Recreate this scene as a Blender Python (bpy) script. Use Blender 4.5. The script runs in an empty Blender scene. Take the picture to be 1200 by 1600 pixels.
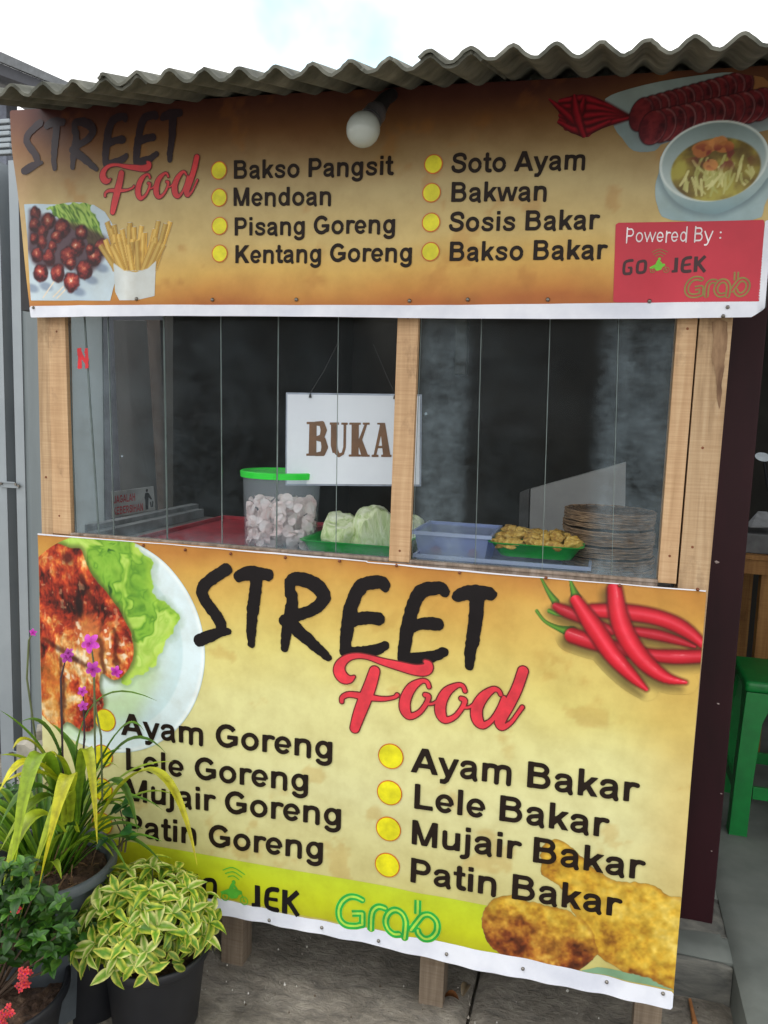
import bpy, bmesh, math, random
import numpy as np
from mathutils import Vector, Matrix
S = bpy.context.scene
COL = S.collection
R = math.radians

# ------------------------------------------------------------------ camera
CAM = np.array([1.29635, -1.61815, 1.37558]); YAW, PITCH, ROLL, FPX = -0.26596, -0.12245, 0.03136, 1250.12
def cam_axes():
    cy, sy, cp, sp = math.cos(YAW), math.sin(YAW), math.cos(PITCH), math.sin(PITCH)
    f = np.array([sy*cp, cy*cp, sp]); r = np.array([cy, -sy, 0.0]); u = np.cross(r, f)
    cr, sr = math.cos(ROLL), math.sin(ROLL)
    return cr*r+sr*u, -sr*r+cr*u, f
AR, AU, AF = cam_axes()
cam = bpy.data.cameras.new('camera'); co = bpy.data.objects.new('camera', cam); COL.objects.link(co)
m = Matrix(((AR[0], AU[0], -AF[0], CAM[0]), (AR[1], AU[1], -AF[1], CAM[1]), (AR[2], AU[2], -AF[2], CAM[2]), (0, 0, 0, 1)))
co.matrix_world = m
cam.sensor_fit = 'VERTICAL'; cam.sensor_height = 24; cam.lens = 24*FPX/1600
cam.clip_start = .02; cam.clip_end = 3000
S.camera = co
S.view_settings.view_transform = 'Standard'; S.view_settings.look = 'None'
S.view_settings.gamma = 1; S.view_settings.use_curve_mapping = False
S.view_settings.exposure = 0.14
# ------------------------------------------------------------------ sky and sun
SUN_EL, SUN_AZ = 62, 215
w = bpy.data.worlds.new('World'); S.world = w; w.use_nodes = True
nt = w.node_tree; N = nt.nodes; Lk = nt.links
bg = N['Background']; bg.inputs[1].default_value = .12
sk = N.new('ShaderNodeTexSky'); sk.sky_type = 'NISHITA'; sk.sun_disc = False
sk.sun_elevation = R(SUN_EL); sk.sun_rotation = R(SUN_AZ)
tc = N.new('ShaderNodeTexCoord')
nz = N.new('ShaderNodeTexNoise'); nz.inputs['Scale'].default_value = 3.1; nz.inputs['Detail'].default_value = 5; nz.inputs['Roughness'].default_value = .55
Lk.new(tc.outputs['Generated'], nz.inputs['Vector'])
dp = N.new('ShaderNodeVectorMath'); dp.operation = 'DOT_PRODUCT'
def raydir(px, py):
    d = AF+(px-600)/FPX*AR-(py-800)/FPX*AU
    return d/np.linalg.norm(d)
dp.inputs[1].default_value = tuple(raydir(545, 20))
Lk.new(tc.outputs['Generated'], dp.inputs[0])
a1 = N.new('ShaderNodeMath'); a1.operation = 'MULTIPLY_ADD'; a1.inputs[1].default_value = .30; a1.inputs[2].default_value = 0
Lk.new(nz.outputs['Fac'], a1.inputs[0])
sub = N.new('ShaderNodeMath'); sub.operation = 'SUBTRACT'; Lk.new(dp.outputs['Value'], sub.inputs[0])
a2 = N.new('ShaderNodeMath'); a2.operation = 'MULTIPLY'; a2.inputs[1].default_value = .06
Lk.new(nz.outputs['Fac'], a2.inputs[0]); Lk.new(a2.outputs[0], sub.inputs[1])
mr = N.new('ShaderNodeMapRange'); mr.inputs['From Min'].default_value = .957; mr.inputs['From Max'].default_value = .973
mr.interpolation_type = 'SMOOTHSTEP'
Lk.new(sub.outputs[0], mr.inputs['Value'])
mx = N.new('ShaderNodeMix'); mx.data_type = 'RGBA'
sc_ = N.new('ShaderNodeMix'); sc_.data_type = 'RGBA'; sc_.blend_type = 'ADD'; sc_.inputs['Factor'].default_value = 1
Lk.new(sk.outputs[0], sc_.inputs['A']); sc_.inputs['B'].default_value = (4.3, 6.7, 7.1, 1)
cl = N.new('ShaderNodeMapRange'); cl.inputs['To Min'].default_value = 11.5; cl.inputs['To Max'].default_value = 14.0
Lk.new(nz.outputs['Fac'], cl.inputs['Value'])
cc = N.new('ShaderNodeCombineColor'); 
for i in range(3): Lk.new(cl.outputs[0], cc.inputs[i])
Lk.new(mr.outputs[0], mx.inputs['Factor']); Lk.new(cc.outputs[0], mx.inputs['A']); Lk.new(sc_.outputs['Result'], mx.inputs['B'])
Lk.new(mx.outputs['Result'], bg.inputs[0])
sl = bpy.data.lights.new('sun', 'SUN'); sl.energy = 1.0; sl.angle = R(18); sl.color = (1, .96, .9)
so = bpy.data.objects.new('sun', sl); COL.objects.link(so)
az, el = R(SUN_AZ), R(SUN_EL)
sdir = Vector((math.sin(az)*math.cos(el), math.cos(az)*math.cos(el), math.sin(el)))
so.rotation_euler = (-sdir).to_track_quat('-Z', 'Y').to_euler(); so.location = (0, -3, 5)

# ------------------------------------------------------------------ helpers
def at(px, py, Y):          # photo pixel -> point on the vertical plane y = Y
    d = AF+(px-600)/FPX*AR-(py-800)/FPX*AU
    return CAM+d*(Y-CAM[1])/d[1]
def atz(px, py, Z):
    d = AF+(px-600)/FPX*AR-(py-800)/FPX*AU
    return CAM+d*(Z-CAM[2])/d[2]
def lin(c):
    c = np.asarray(c, float)/255.
    return np.where(c <= .04045, c/12.92, ((c+.055)/1.055)**2.4)
rng = random.Random(7)
def hsh(i, j, s):
    h = (i.astype(np.int64)*374761393 + j.astype(np.int64)*668265263 + s*1442695041) & 0xffffffff
    h = ((h ^ (h >> 13))*1274126177) & 0xffffffff
    return ((h ^ (h >> 16)) & 0xffff)/65535.
def vnoise(x, y, s=0):
    i, j = np.floor(x), np.floor(y); fx, fy = x-i, y-j
    fx = fx*fx*(3-2*fx); fy = fy*fy*(3-2*fy)
    a, b = hsh(i, j, s), hsh(i+1, j, s); c, d = hsh(i, j+1, s), hsh(i+1, j+1, s)
    return (a*(1-fx)+b*fx)*(1-fy)+(c*(1-fx)+d*fx)*fy
def fbm(x, y, s=0, o=4, g=.55):
    r = 0; a = 1; t = 0
    for k in range(o):
        r = r+a*vnoise(x*2**k, y*2**k, s+k*17); t += a; a *= g
    return r/t
def sstep(a, b, x):
    t = np.clip((x-a)/(b-a), 0, 1); return t*t*(3-2*t)

def tagp(o, label=None, cat=None, group=None, kind=None):
    if label: o['label'] = label
    if cat: o['category'] = cat
    if group: o['group'] = group
    if kind: o['kind'] = kind
    return o
def thing(name, label, cat, loc=(0, 0, 0), group=None):
    o = bpy.data.objects.new(name, None); o.empty_display_size = .05
    COL.objects.link(o); o.location = loc
    return tagp(o, label, cat, group)
def wloc(p):
    v = Vector((0, 0, 0))
    while p is not None: v += p.location; p = p.parent
    return v
def link(name, me, mat, parent=None):
    o = bpy.data.objects.new(name, me); COL.objects.link(o)
    if mat is not None and not me.materials: me.materials.append(mat)
    if parent is not None:
        o.parent = parent
    return o
class MB:
    def __init__(s): s.v = []; s.f = []; s.m = []
    def add(s, vs, fs, mi=0):
        b = len(s.v); s.v += [tuple(map(float, v)) for v in vs]; s.f += [tuple(b+i for i in f) for f in fs]; s.m += [mi]*len(fs)
    def box(s, x0, x1, y0, y1, z0, z1, mi=0):
        s.add([(x0, y0, z0), (x1, y0, z0), (x1, y1, z0), (x0, y1, z0), (x0, y0, z1), (x1, y0, z1), (x1, y1, z1), (x0, y1, z1)],
              [(0, 3, 2, 1), (4, 5, 6, 7), (0, 1, 5, 4), (1, 2, 6, 5), (2, 3, 7, 6), (3, 0, 4, 7)], mi)
    def tube(s, pts, rad, n=8, mi=0, cap=True):
        pts = [Vector(p) for p in pts]; k = len(pts)
        if not hasattr(rad, '__len__'): rad = [rad]*k
        ref = None; vs = []
        for i, p in enumerate(pts):
            t = (pts[min(i+1, k-1)]-pts[max(i-1, 0)]).normalized()
            if ref is None: ref = t.orthogonal().normalized()
            ref = (ref-t*ref.dot(t)).normalized(); b = t.cross(ref)
            for j in range(n):
                a = 2*math.pi*j/n; vs.append(p+rad[i]*(math.cos(a)*ref+math.sin(a)*b))
        fs = [(i*n+j, i*n+(j+1) % n, (i+1)*n+(j+1) % n, (i+1)*n+j) for i in range(k-1) for j in range(n)]
        if cap: fs += [tuple(range(n))[::-1], tuple((k-1)*n+j for j in range(n))]
        s.add(vs, fs, mi)
    def lathe(s, c, prof, n=32, mi=0, sx=1, sy=1):
        vs = []; k = len(prof)
        for r, z in prof:
            for j in range(n):
                a = 2*math.pi*j/n; vs.append((c[0]+r*sx*math.cos(a), c[1]+r*sy*math.sin(a), c[2]+z))
        fs = [(i*n+j, i*n+(j+1) % n, (i+1)*n+(j+1) % n, (i+1)*n+j) for i in range(k-1) for j in range(n)]
        s.add(vs, fs, mi)
    def build(s, name, mat, parent=None, bevel=0, smooth=False, mats=None, seg=2):
        off = wloc(parent)
        me = bpy.data.meshes.new(name)
        me.from_pydata([(a-off.x, b-off.y, c-off.z) for a, b, c in s.v], [], s.f)
        for mm in (mats or [mat]): me.materials.append(mm)
        if mats: me.polygons.foreach_set('material_index', s.m)
        me.update()
        if bevel or smooth:
            bm = bmesh.new(); bm.from_mesh(me)
            if bevel: bmesh.ops.bevel(bm, geom=list(bm.edges), offset=bevel, segments=seg, affect='EDGES', profile=.6)
            bmesh.ops.recalc_face_normals(bm, faces=bm.faces)
            if smooth:
                for f in bm.faces: f.smooth = True
                for e in bm.edges:
                    if len(e.link_faces) == 2 and e.calc_face_angle(0) > R(50): e.smooth = False
            bm.to_mesh(me); bm.free()
        return link(name, me, None, parent)
def box(name, b, mat, parent=None, bevel=.0015):
    mb = MB(); mb.box(*b); return mb.build(name, mat, parent, bevel)

# ------------------------------------------------------------------ materials
def newmat(name):
    m = bpy.data.materials.new(name); m.use_nodes = True
    return m, m.node_tree, m.node_tree.nodes['Principled BSDF']
def noise_ramp(nt, stops, scale, detail=5, rough=.6, stretch=(1, 1, 1), coord='Object', dist=0):
    n = nt.nodes; t = n.new('ShaderNodeTexCoord'); mp = n.new('ShaderNodeMapping'); mp.inputs['Scale'].default_value = stretch
    nt.links.new(t.outputs[coord], mp.inputs[0])
    x = n.new('ShaderNodeTexNoise'); x.inputs['Scale'].default_value = scale; x.inputs['Detail'].default_value = detail
    x.inputs['Roughness'].default_value = rough; x.inputs['Distortion'].default_value = dist
    nt.links.new(mp.outputs[0], x.inputs['Vector'])
    r = n.new('ShaderNodeValToRGB'); e = r.color_ramp.elements
    while len(e) < len(stops): e.new(.5)
    for q, (p, c) in zip(e, stops): q.position = p; q.color = (*lin(c), 1)
    nt.links.new(x.outputs['Fac'], r.inputs[0])
    return r, x
def bump(nt, bs, src, strength=.3, dist=.002):
    b = nt.nodes.new('ShaderNodeBump'); b.inputs['Strength'].default_value = strength; b.inputs['Distance'].default_value = dist
    nt.links.new(src, b.inputs['Height']); nt.links.new(b.outputs[0], bs.inputs['Normal'])
def mat_noise(name, stops, scale=20, rough=.6, stretch=(1, 1, 1), bmp=.2, bd=.001, metal=0, detail=5, spec=.5, dist=0):
    m, t, b = newmat(name); r, x = noise_ramp(t, stops, scale, detail, .6, stretch, dist=dist)
    t.links.new(r.outputs[0], b.inputs['Base Color']); b.inputs['Roughness'].default_value = rough; b.inputs['Metallic'].default_value = metal
    b.inputs['Specular IOR Level'].default_value = spec
    if bmp: bump(t, b, x.outputs['Fac'], bmp, bd)
    return m
def mat_wood(name, a, b_, c, rough=.65):
    m, t, b = newmat(name)
    r, x = noise_ramp(t, [(.28, a), (.5, b_), (.72, c)], 7, 6, .6, (9, 9, .5), dist=.5)
    r2, x2 = noise_ramp(t, [(.35, (255, 255, 255)), (.7, (226, 216, 204))], 24, 3, .6, (.4, .4, 11))
    r3, x3 = noise_ramp(t, [(.30, (150, 135, 118)), (.42, (255, 255, 255))], 7, 6, .7, (1, 1, .6))
    m1 = t.nodes.new('ShaderNodeMix'); m1.data_type = 'RGBA'; m1.blend_type = 'MULTIPLY'; m1.inputs['Factor'].default_value = .7
    m2 = t.nodes.new('ShaderNodeMix'); m2.data_type = 'RGBA'; m2.blend_type = 'MULTIPLY'; m2.inputs['Factor'].default_value = .7
    t.links.new(r.outputs[0], m1.inputs['A']); t.links.new(r2.outputs[0], m1.inputs['B'])
    t.links.new(m1.outputs['Result'], m2.inputs['A']); t.links.new(r3.outputs[0], m2.inputs['B'])
    t.links.new(m2.outputs['Result'], b.inputs['Base Color']); b.inputs['Roughness'].default_value = rough
    bump(t, b, x.outputs['Fac'], .35, .0012)
    return m
def mat_plain(name, c, rough=.5, metal=0, var=.12, spec=.5, scale=25):
    c = np.array(c, float)
    return mat_noise(name, [(.3, np.clip(c*(1-var), 0, 255)), (.7, np.clip(c*(1+var), 0, 255))], scale, rough, bmp=.08, metal=metal, spec=spec)
def mat_print(name):
    m, t, b = newmat(name)
    a = t.nodes.new('ShaderNodeAttribute'); a.attribute_name = 'print'
    r, x = noise_ramp(t, [(.3, (236, 232, 226)), (.6, (255, 255, 255))], 14, 6, .62)
    mx = t.nodes.new('ShaderNodeMix'); mx.data_type = 'RGBA'; mx.blend_type = 'MULTIPLY'; mx.inputs['Factor'].default_value = 1
    t.links.new(a.outputs['Color'], mx.inputs['A']); t.links.new(r.outputs[0], mx.inputs['B']); t.links.new(mx.outputs['Result'], b.inputs['Base Color'])
    b.inputs['Roughness'].default_value = .42; b.inputs['Specular IOR Level'].default_value = .35
    r2, x2 = noise_ramp(t, [(0, (0, 0, 0)), (1, (255, 255, 255))], 5, 3, .5, (1, 1, 2.2))
    bump(t, b, x2.outputs['Fac'], .25, .008)
    return m
def mat_trans(name, c, trans=.5, rough=.35, tint=None):
    m, t, b = newmat(name)
    b.inputs['Base Color'].default_value = (*lin(c), 1); b.inputs['Roughness'].default_value = rough
    tr = t.nodes.new('ShaderNodeBsdfTransparent'); tr.inputs[0].default_value = (*lin(tint or (235, 240, 255)), 1)
    r, x = noise_ramp(t, [(.3, (255*trans,)*3), (.7, (min(255, 255*trans*1.15),)*3)], 20)
    mxx = t.nodes.new('ShaderNodeMixShader'); mxx.inputs[0].default_value = trans
    t.links.new(b.outputs[0], mxx.inputs[1]); t.links.new(tr.outputs[0], mxx.inputs[2])
    t.links.new(mxx.outputs[0], t.nodes['Material Output'].inputs[0])
    return m
M = {}
M['wood'] = mat_wood('planed_wood', (178, 144, 106), (194, 160, 122), (206, 176, 138))
M['wood_old'] = mat_wood('weathered_wood', (152, 126, 96), (184, 156, 122), (198, 174, 142), .8)
M['leg'] = mat_wood('grey_wood', (104, 92, 78), (128, 114, 98), (146, 132, 114), .9)
M['sillwood'] = mat_wood('dirty_sill', (104, 92, 82), (140, 126, 114), (168, 156, 146), .85)
M['print'] = mat_print('printed_vinyl')
M['black'] = mat_plain('black_ink', (22, 18, 20), .5, spec=.2)
M['text'] = mat_plain('dark_brown_ink', (32, 22, 16), .5, spec=.2)
M['red_ink'] = mat_plain('red_ink', (208, 48, 62), .45)
M['darkred_ink'] = mat_plain('outline_ink', (96, 20, 24), .45)
M['bullet'] = mat_plain('yellow_ink', (214, 208, 20), .45)
M['bullet_rim'] = mat_plain('orange_ink', (196, 100, 20), .45)
M['green_ink'] = mat_plain('green_ink', (26, 158, 60), .45)
M['bike_ink'] = mat_plain('bike_green_ink', (84, 172, 52), .45)
M['pale_green'] = mat_plain('pale_green_ink', (164, 208, 70), .45)
M['olive'] = mat_plain('olive_ink', (134, 122, 56), .45)
M['lime'] = mat_plain('lime_ink', (110, 196, 40), .45)
M['white_ink'] = mat_plain('white_ink', (232, 222, 226), .45)
M['maroon_ink'] = mat_plain('maroon_ink', (52, 10, 18), .45)
M['brown_ink'] = mat_plain('brown_ink', (112, 78, 52), .5)
M['sign_red'] = mat_plain('sign_red', (170, 48, 58), .5)
M['hem'] = mat_noise('white_vinyl', [(.3, (205, 210, 224)), (.6, (228, 232, 242))], 8, .4, bmp=.15, bd=.003)
M['nail'] = mat_plain('nail_metal', (130, 126, 120), .35, .9)
M['rust'] = mat_plain('rusty_nail', (120, 72, 48), .6, .4)
M['roof'] = mat_noise('fibre_cement', [(.25, (44, 47, 43)), (.42, (78, 80, 72)), (.58, (100, 101, 92)), (.78, (138, 138, 128))], 13, .9, bmp=.5, bd=.002, detail=8)
M['maroon'] = mat_noise('maroon_paint', [(.3, (36, 12, 18)), (.7, (52, 18, 26))], 9, .55, stretch=(1, 1, .2), bmp=.15, spec=.25)
M['steel'] = mat_noise('galvanised_steel', [(.3, (138, 147, 154)), (.7, (158, 167, 173))], 3, .5, bmp=.05, metal=.3)
M['greypanel'] = mat_noise('grey_flashing', [(.3, (104, 114, 118)), (.7, (124, 134, 138))], 5, .55, stretch=(2, 2, .3), bmp=.05)
M['darkwall'] = mat_noise('dark_wall', [(.3, (38, 38, 42)), (.7, (58, 58, 60))], 6, .8, bmp=.2)
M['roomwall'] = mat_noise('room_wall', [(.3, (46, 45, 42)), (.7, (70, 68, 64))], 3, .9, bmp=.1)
M['green'] = mat_plain('green_plastic', (12, 168, 62), .35, 0, .06)
M['greenlid'] = mat_plain('green_lid', (40, 226, 60), .35, 0, .05)
M['stool'] = mat_plain('dark_green_plastic', (8, 122, 52), .38, 0, .08)
M['pot'] = mat_noise('black_pot', [(.3, (20, 22, 28)), (.7, (34, 36, 42))], 9, .5, bmp=.15)
M['potgrey'] = mat_noise('grey_pot', [(.3, (66, 74, 80)), (.7, (98, 106, 112))], 12, .55, bmp=.15)
M['soil'] = mat_noise('soil', [(.3, (40, 28, 22)), (.6, (84, 64, 50)), (.8, (130, 108, 88))], 60, .95, bmp=1, bd=.01)

def glass_mat():
    m, t, b = newmat('window_glass'); n = t.nodes; l = t.links
    n.remove(b)
    tr = n.new('ShaderNodeBsdfTransparent'); tr.inputs[0].default_value = (.95, .975, .97, 1)
    gl = n.new('ShaderNodeBsdfGlossy'); gl.inputs['Roughness'].default_value = .02
    fr = n.new('ShaderNodeFresnel'); fr.inputs[0].default_value = 1.13
    ms_ = n.new('ShaderNodeMixShader'); l.new(fr.outputs[0], ms_.inputs[0]); l.new(tr.outputs[0], ms_.inputs[1]); l.new(gl.outputs[0], ms_.inputs[2])
    df = n.new('ShaderNodeBsdfDiffuse'); df.inputs[0].default_value = (*lin((150, 168, 178)), 1)
    tc = n.new('ShaderNodeTexCoord'); sp = n.new('ShaderNodeSeparateXYZ'); l.new(tc.outputs['Object'], sp.inputs[0])
    x1 = n.new('ShaderNodeTexNoise'); x1.inputs['Scale'].default_value = 9; x1.inputs['Detail'].default_value = 10; x1.inputs['Roughness'].default_value = .78
    l.new(tc.outputs['Object'], x1.inputs['Vector'])
    mp = n.new('ShaderNodeMapping'); mp.inputs['Scale'].default_value = (1, 1, 3.2); l.new(tc.outputs['Object'], mp.inputs[0])
    x2 = n.new('ShaderNodeTexNoise'); x2.inputs['Scale'].default_value = 42; x2.inputs['Detail'].default_value = 6; l.new(mp.outputs[0], x2.inputs['Vector'])
    cr = n.new('ShaderNodeValToRGB'); e = cr.color_ramp; e.interpolation = 'EASE'      # frosty dirt film along the window; left part also paints in reflection haze
    stops = [(0, .30), (.09, .42), (.12, .30), (.14, .08), (.22, .15), (.25, .10), (.42, .07), (.57, .03), (.60, .10), (.63, .42), (.67, .44), (.69, .08), (.84, .03), (.87, .50), (.91, .36), (.945, .44)]
    while len(e.elements) < len(stops): e.elements.new(.5)
    for q, (p, v) in zip(e.elements, stops): q.position = p; q.color = (v, v, v, 1)
    dv = n.new('ShaderNodeMath'); dv.operation = 'DIVIDE'; dv.inputs[1].default_value = 1.5; l.new(sp.outputs[0], dv.inputs[0]); l.new(dv.outputs[0], cr.inputs[0])
    r1 = n.new('ShaderNodeMapRange'); r1.inputs['From Min'].default_value = .35; r1.inputs['From Max'].default_value = .66; l.new(x1.outputs['Fac'], r1.inputs[0])
    r2 = n.new('ShaderNodeMapRange'); r2.inputs['From Min'].default_value = .35; r2.inputs['From Max'].default_value = .7; l.new(x2.outputs['Fac'], r2.inputs[0])
    a = n.new('ShaderNodeMath'); a.operation = 'MULTIPLY_ADD'; a.inputs[1].default_value = .62; l.new(r1.outputs[0], a.inputs[0])
    a0 = n.new('ShaderNodeMath'); a0.operation = 'MULTIPLY'; a0.inputs[1].default_value = .16; l.new(r2.outputs[0], a0.inputs[0]); l.new(a0.outputs[0], a.inputs[2])
    mu = n.new('ShaderNodeMath'); mu.operation = 'MULTIPLY'; l.new(a.outputs[0], mu.inputs[0]); l.new(cr.outputs[0], mu.inputs[1])
    # dust gathers along the foot of the glass
    bt = n.new('ShaderNodeMapRange'); bt.inputs['From Min'].default_value = 1.10; bt.inputs['From Max'].default_value = 1.07; bt.inputs['To Max'].default_value = .35
    l.new(sp.outputs[2], bt.inputs[0]); b2 = n.new('ShaderNodeMath'); b2.operation = 'MULTIPLY'; l.new(bt.outputs[0], b2.inputs[0]); l.new(r1.outputs[0], b2.inputs[1])
    ad = n.new('ShaderNodeMath'); ad.operation = 'ADD'; l.new(mu.outputs[0], ad.inputs[0]); l.new(b2.outputs[0], ad.inputs[1])
    # specks
    vo = n.new('ShaderNodeTexVoronoi'); vo.inputs['Scale'].default_value = 22; l.new(tc.outputs['Object'], vo.inputs['Vector'])
    s1 = n.new('ShaderNodeMapRange'); s1.inputs['From Min'].default_value = .09; s1.inputs['From Max'].default_value = .05; s1.inputs['To Max'].default_value = .5; l.new(vo.outputs['Distance'], s1.inputs[0])
    x3 = n.new('ShaderNodeTexNoise'); x3.inputs['Scale'].default_value = 9; l.new(tc.outputs['Object'], x3.inputs['Vector'])
    s2 = n.new('ShaderNodeMath'); s2.operation = 'GREATER_THAN'; s2.inputs[1].default_value = .62; l.new(x3.outputs['Fac'], s2.inputs[0])
    s3 = n.new('ShaderNodeMath'); s3.operation = 'MULTIPLY'; l.new(s1.outputs[0], s3.inputs[0]); l.new(s2.outputs[0], s3.inputs[1])
    ad2 = n.new('ShaderNodeMath'); ad2.operation = 'ADD'; ad2.use_clamp = True; l.new(ad.outputs[0], ad2.inputs[0]); l.new(s3.outputs[0], ad2.inputs[1])
    fin = n.new('ShaderNodeMixShader'); l.new(ad2.outputs[0], fin.inputs[0]); l.new(ms_.outputs[0], fin.inputs[1]); l.new(df.outputs[0], fin.inputs[2])
    l.new(fin.outputs[0], n['Material Output'].inputs[0])
    return m
M['glass'] = glass_mat()
M['edge'] = mat_plain('glass_edge', (120, 134, 132), .3)

# ------------------------------------------------------------------ flat print tools: outlines found on a fine grid
def seglen(pts): return pts
def smooth(pts, k=6):
    P = np.array(pts, float); n = len(P)
    if n < 3: return P
    out = []
    for i in range(n-1):
        p0, p1, p2, p3 = P[max(i-1, 0)], P[i], P[i+1], P[min(i+2, n-1)]
        for j in range(k):
            t = j/k; out.append(.5*((2*p1)+(-p0+p2)*t+(2*p0-5*p1+4*p2-p3)*t*t+(-p0+3*p1-3*p2+p3)*t**3))
    out.append(P[-1]); return np.array(out)
def d_stroke(X, Z, P, r=None, butt=False, full=False):
    """distance to a stroke; P = (n,2) or (n,3) with radii"""
    P = np.asarray(P, float); Rr = P[:, 2] if P.shape[1] > 2 else np.full(len(P), r)
    best = np.full(X.shape, 9e9); T = np.zeros(X.shape); Sg = np.zeros(X.shape); n = len(P)-1
    for i in range(n):
        ax, az_ = P[i, :2]; bx, bz = P[i+1, :2]; dx, dz = bx-ax, bz-az_; L2 = dx*dx+dz*dz+1e-18; L = math.sqrt(L2)
        tt = ((X-ax)*dx+(Z-az_)*dz)/L2; t = np.clip(tt, 0, 1)
        ex, ez = X-ax-t*dx, Z-az_-t*dz; rr = Rr[i]+(Rr[i+1]-Rr[i])*t
        d = np.sqrt(ex*ex+ez*ez)-rr
        if butt:
            perp = np.abs((X-ax)*dz-(Z-az_)*dx)/L-rr
            if i == 0: d = np.where(tt < 0, np.maximum(perp, -tt*L), d)
            if i == n-1: d = np.where(tt > 1, np.maximum(perp, (tt-1)*L), d)
        if full:
            side = ((X-ax)*dz-(Z-az_)*dx)/L
            upd = d < best; T = np.where(upd, (i+t)/n, T); Sg = np.where(upd, side/np.maximum(rr, 1e-6), Sg)
        best = np.minimum(best, d)
    return (best, T, Sg) if full else best
def d_poly(X, Z, P):
    P = np.asarray(P, float); n = len(P); best = np.full(X.shape, 9e9); ins = np.zeros(X.shape, bool)
    for i in range(n):
        ax, az_ = P[i]; bx, bz = P[(i+1) % n]; dx, dz = bx-ax, bz-az_
        t = np.clip(((X-ax)*dx+(Z-az_)*dz)/(dx*dx+dz*dz+1e-18), 0, 1)
        best = np.minimum(best, np.hypot(X-ax-t*dx, Z-az_-t*dz))
        c = ((az_ > Z) != (bz > Z)) & (X < (bx-ax)*(Z-az_)/((bz-az_) if abs(bz-az_) > 1e-12 else 1e-12)+ax)
        ins ^= c
    return np.where(ins, -best, best)
def d_ell(X, Z, c, rx, rz, rot=0):
    a = R(rot); x, z = X-c[0], Z-c[1]; u = x*math.cos(a)+z*math.sin(a); v = -x*math.sin(a)+z*math.cos(a)
    return (np.hypot(u/rx, v/rz)-1)*min(rx, rz)
def march(D, xs, zs):
    D = np.where(D == 0, 1e-9, D); ins = D < 0; V = []; F = []; idx = {}
    def gv(i, j):
        k = (i, j)
        if k not in idx: idx[k] = len(V); V.append((xs[i], zs[j]))
        return idx[k]
    def ev(i, j, a, b):
        k = (i, j, a, b) if (i, j) < (a, b) else (a, b, i, j)
        if k not in idx:
            d0, d1 = D[i, j], D[a, b]; t = d0/(d0-d1); idx[k] = len(V); V.append((xs[i]+(xs[a]-xs[i])*t, zs[j]+(zs[b]-zs[j])*t))
        return idx[k]
    cnt = ins[:-1, :-1].astype(int)+ins[1:, :-1]+ins[1:, 1:]+ins[:-1, 1:]
    for i, j in np.argwhere(cnt > 0):
        i = int(i); j = int(j); c = [(i, j), (i+1, j), (i+1, j+1), (i, j+1)]
        if cnt[i, j] == 4: F.append([gv(*q) for q in c]); continue
        f = []
        for q in range(4):
            a, b = c[q], c[(q+1) % 4]; ia, ib = ins[a], ins[b]
            if ia: f.append(gv(*a))
            if ia != ib: f.append(ev(*a, *b))
        if len(f) > 2: F.append(f)
    return V, F
def grid(b, h):
    nx, nz = max(2, int((b[1]-b[0])/h)+2), max(2, int((b[3]-b[2])/h)+2)
    return b[0]+h*np.arange(nx), b[2]+h*np.arange(nz)
class Sheet:
    """a hanging vinyl sheet: plane y = y0 with its own small waves"""
    def __init__(s, y0, warp): s.y0 = y0; s.warp = warp
    def y(s, X, Z): return s.y0+s.warp(X, Z)
def put(sheet, V, F, layer, name, mat, parent, col=None):
    V = np.array(V, float).reshape(-1, 2); y = sheet.y(V[:, 0], V[:, 1])-layer*.00035
    off = wloc(parent)
    P = np.stack([V[:, 0]-off.x, y-off.y, V[:, 1]-off.z], 1)
    me = bpy.data.meshes.new(name); me.from_pydata(P.tolist(), [], [tuple(f) for f in F])
    if col is not None:
        at_ = me.color_attributes.new('print', 'FLOAT_COLOR', 'POINT')
        c = np.concatenate([lin(np.clip(col, 0, 255)), np.ones((len(V), 1))], 1).astype(np.float32)
        at_.data.foreach_set('color', c.ravel())
    me.polygons.foreach_set('use_smooth', [True]*len(me.polygons))
    me.update()
    return link(name, me, mat, parent)
def flat(sheet, fn, b, h, layer, name, mat, parent, colfn=None):
    xs, zs = grid(b, h); X, Z = np.meshgrid(xs, zs, indexing='ij')
    V, F = march(fn(X, Z), xs, zs)
    if not V: return None
    A = np.array(V); col = colfn(A[:, 0], A[:, 1]) if colfn else None
    return put(sheet, V, F, layer, name, mat, parent, col)

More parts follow.
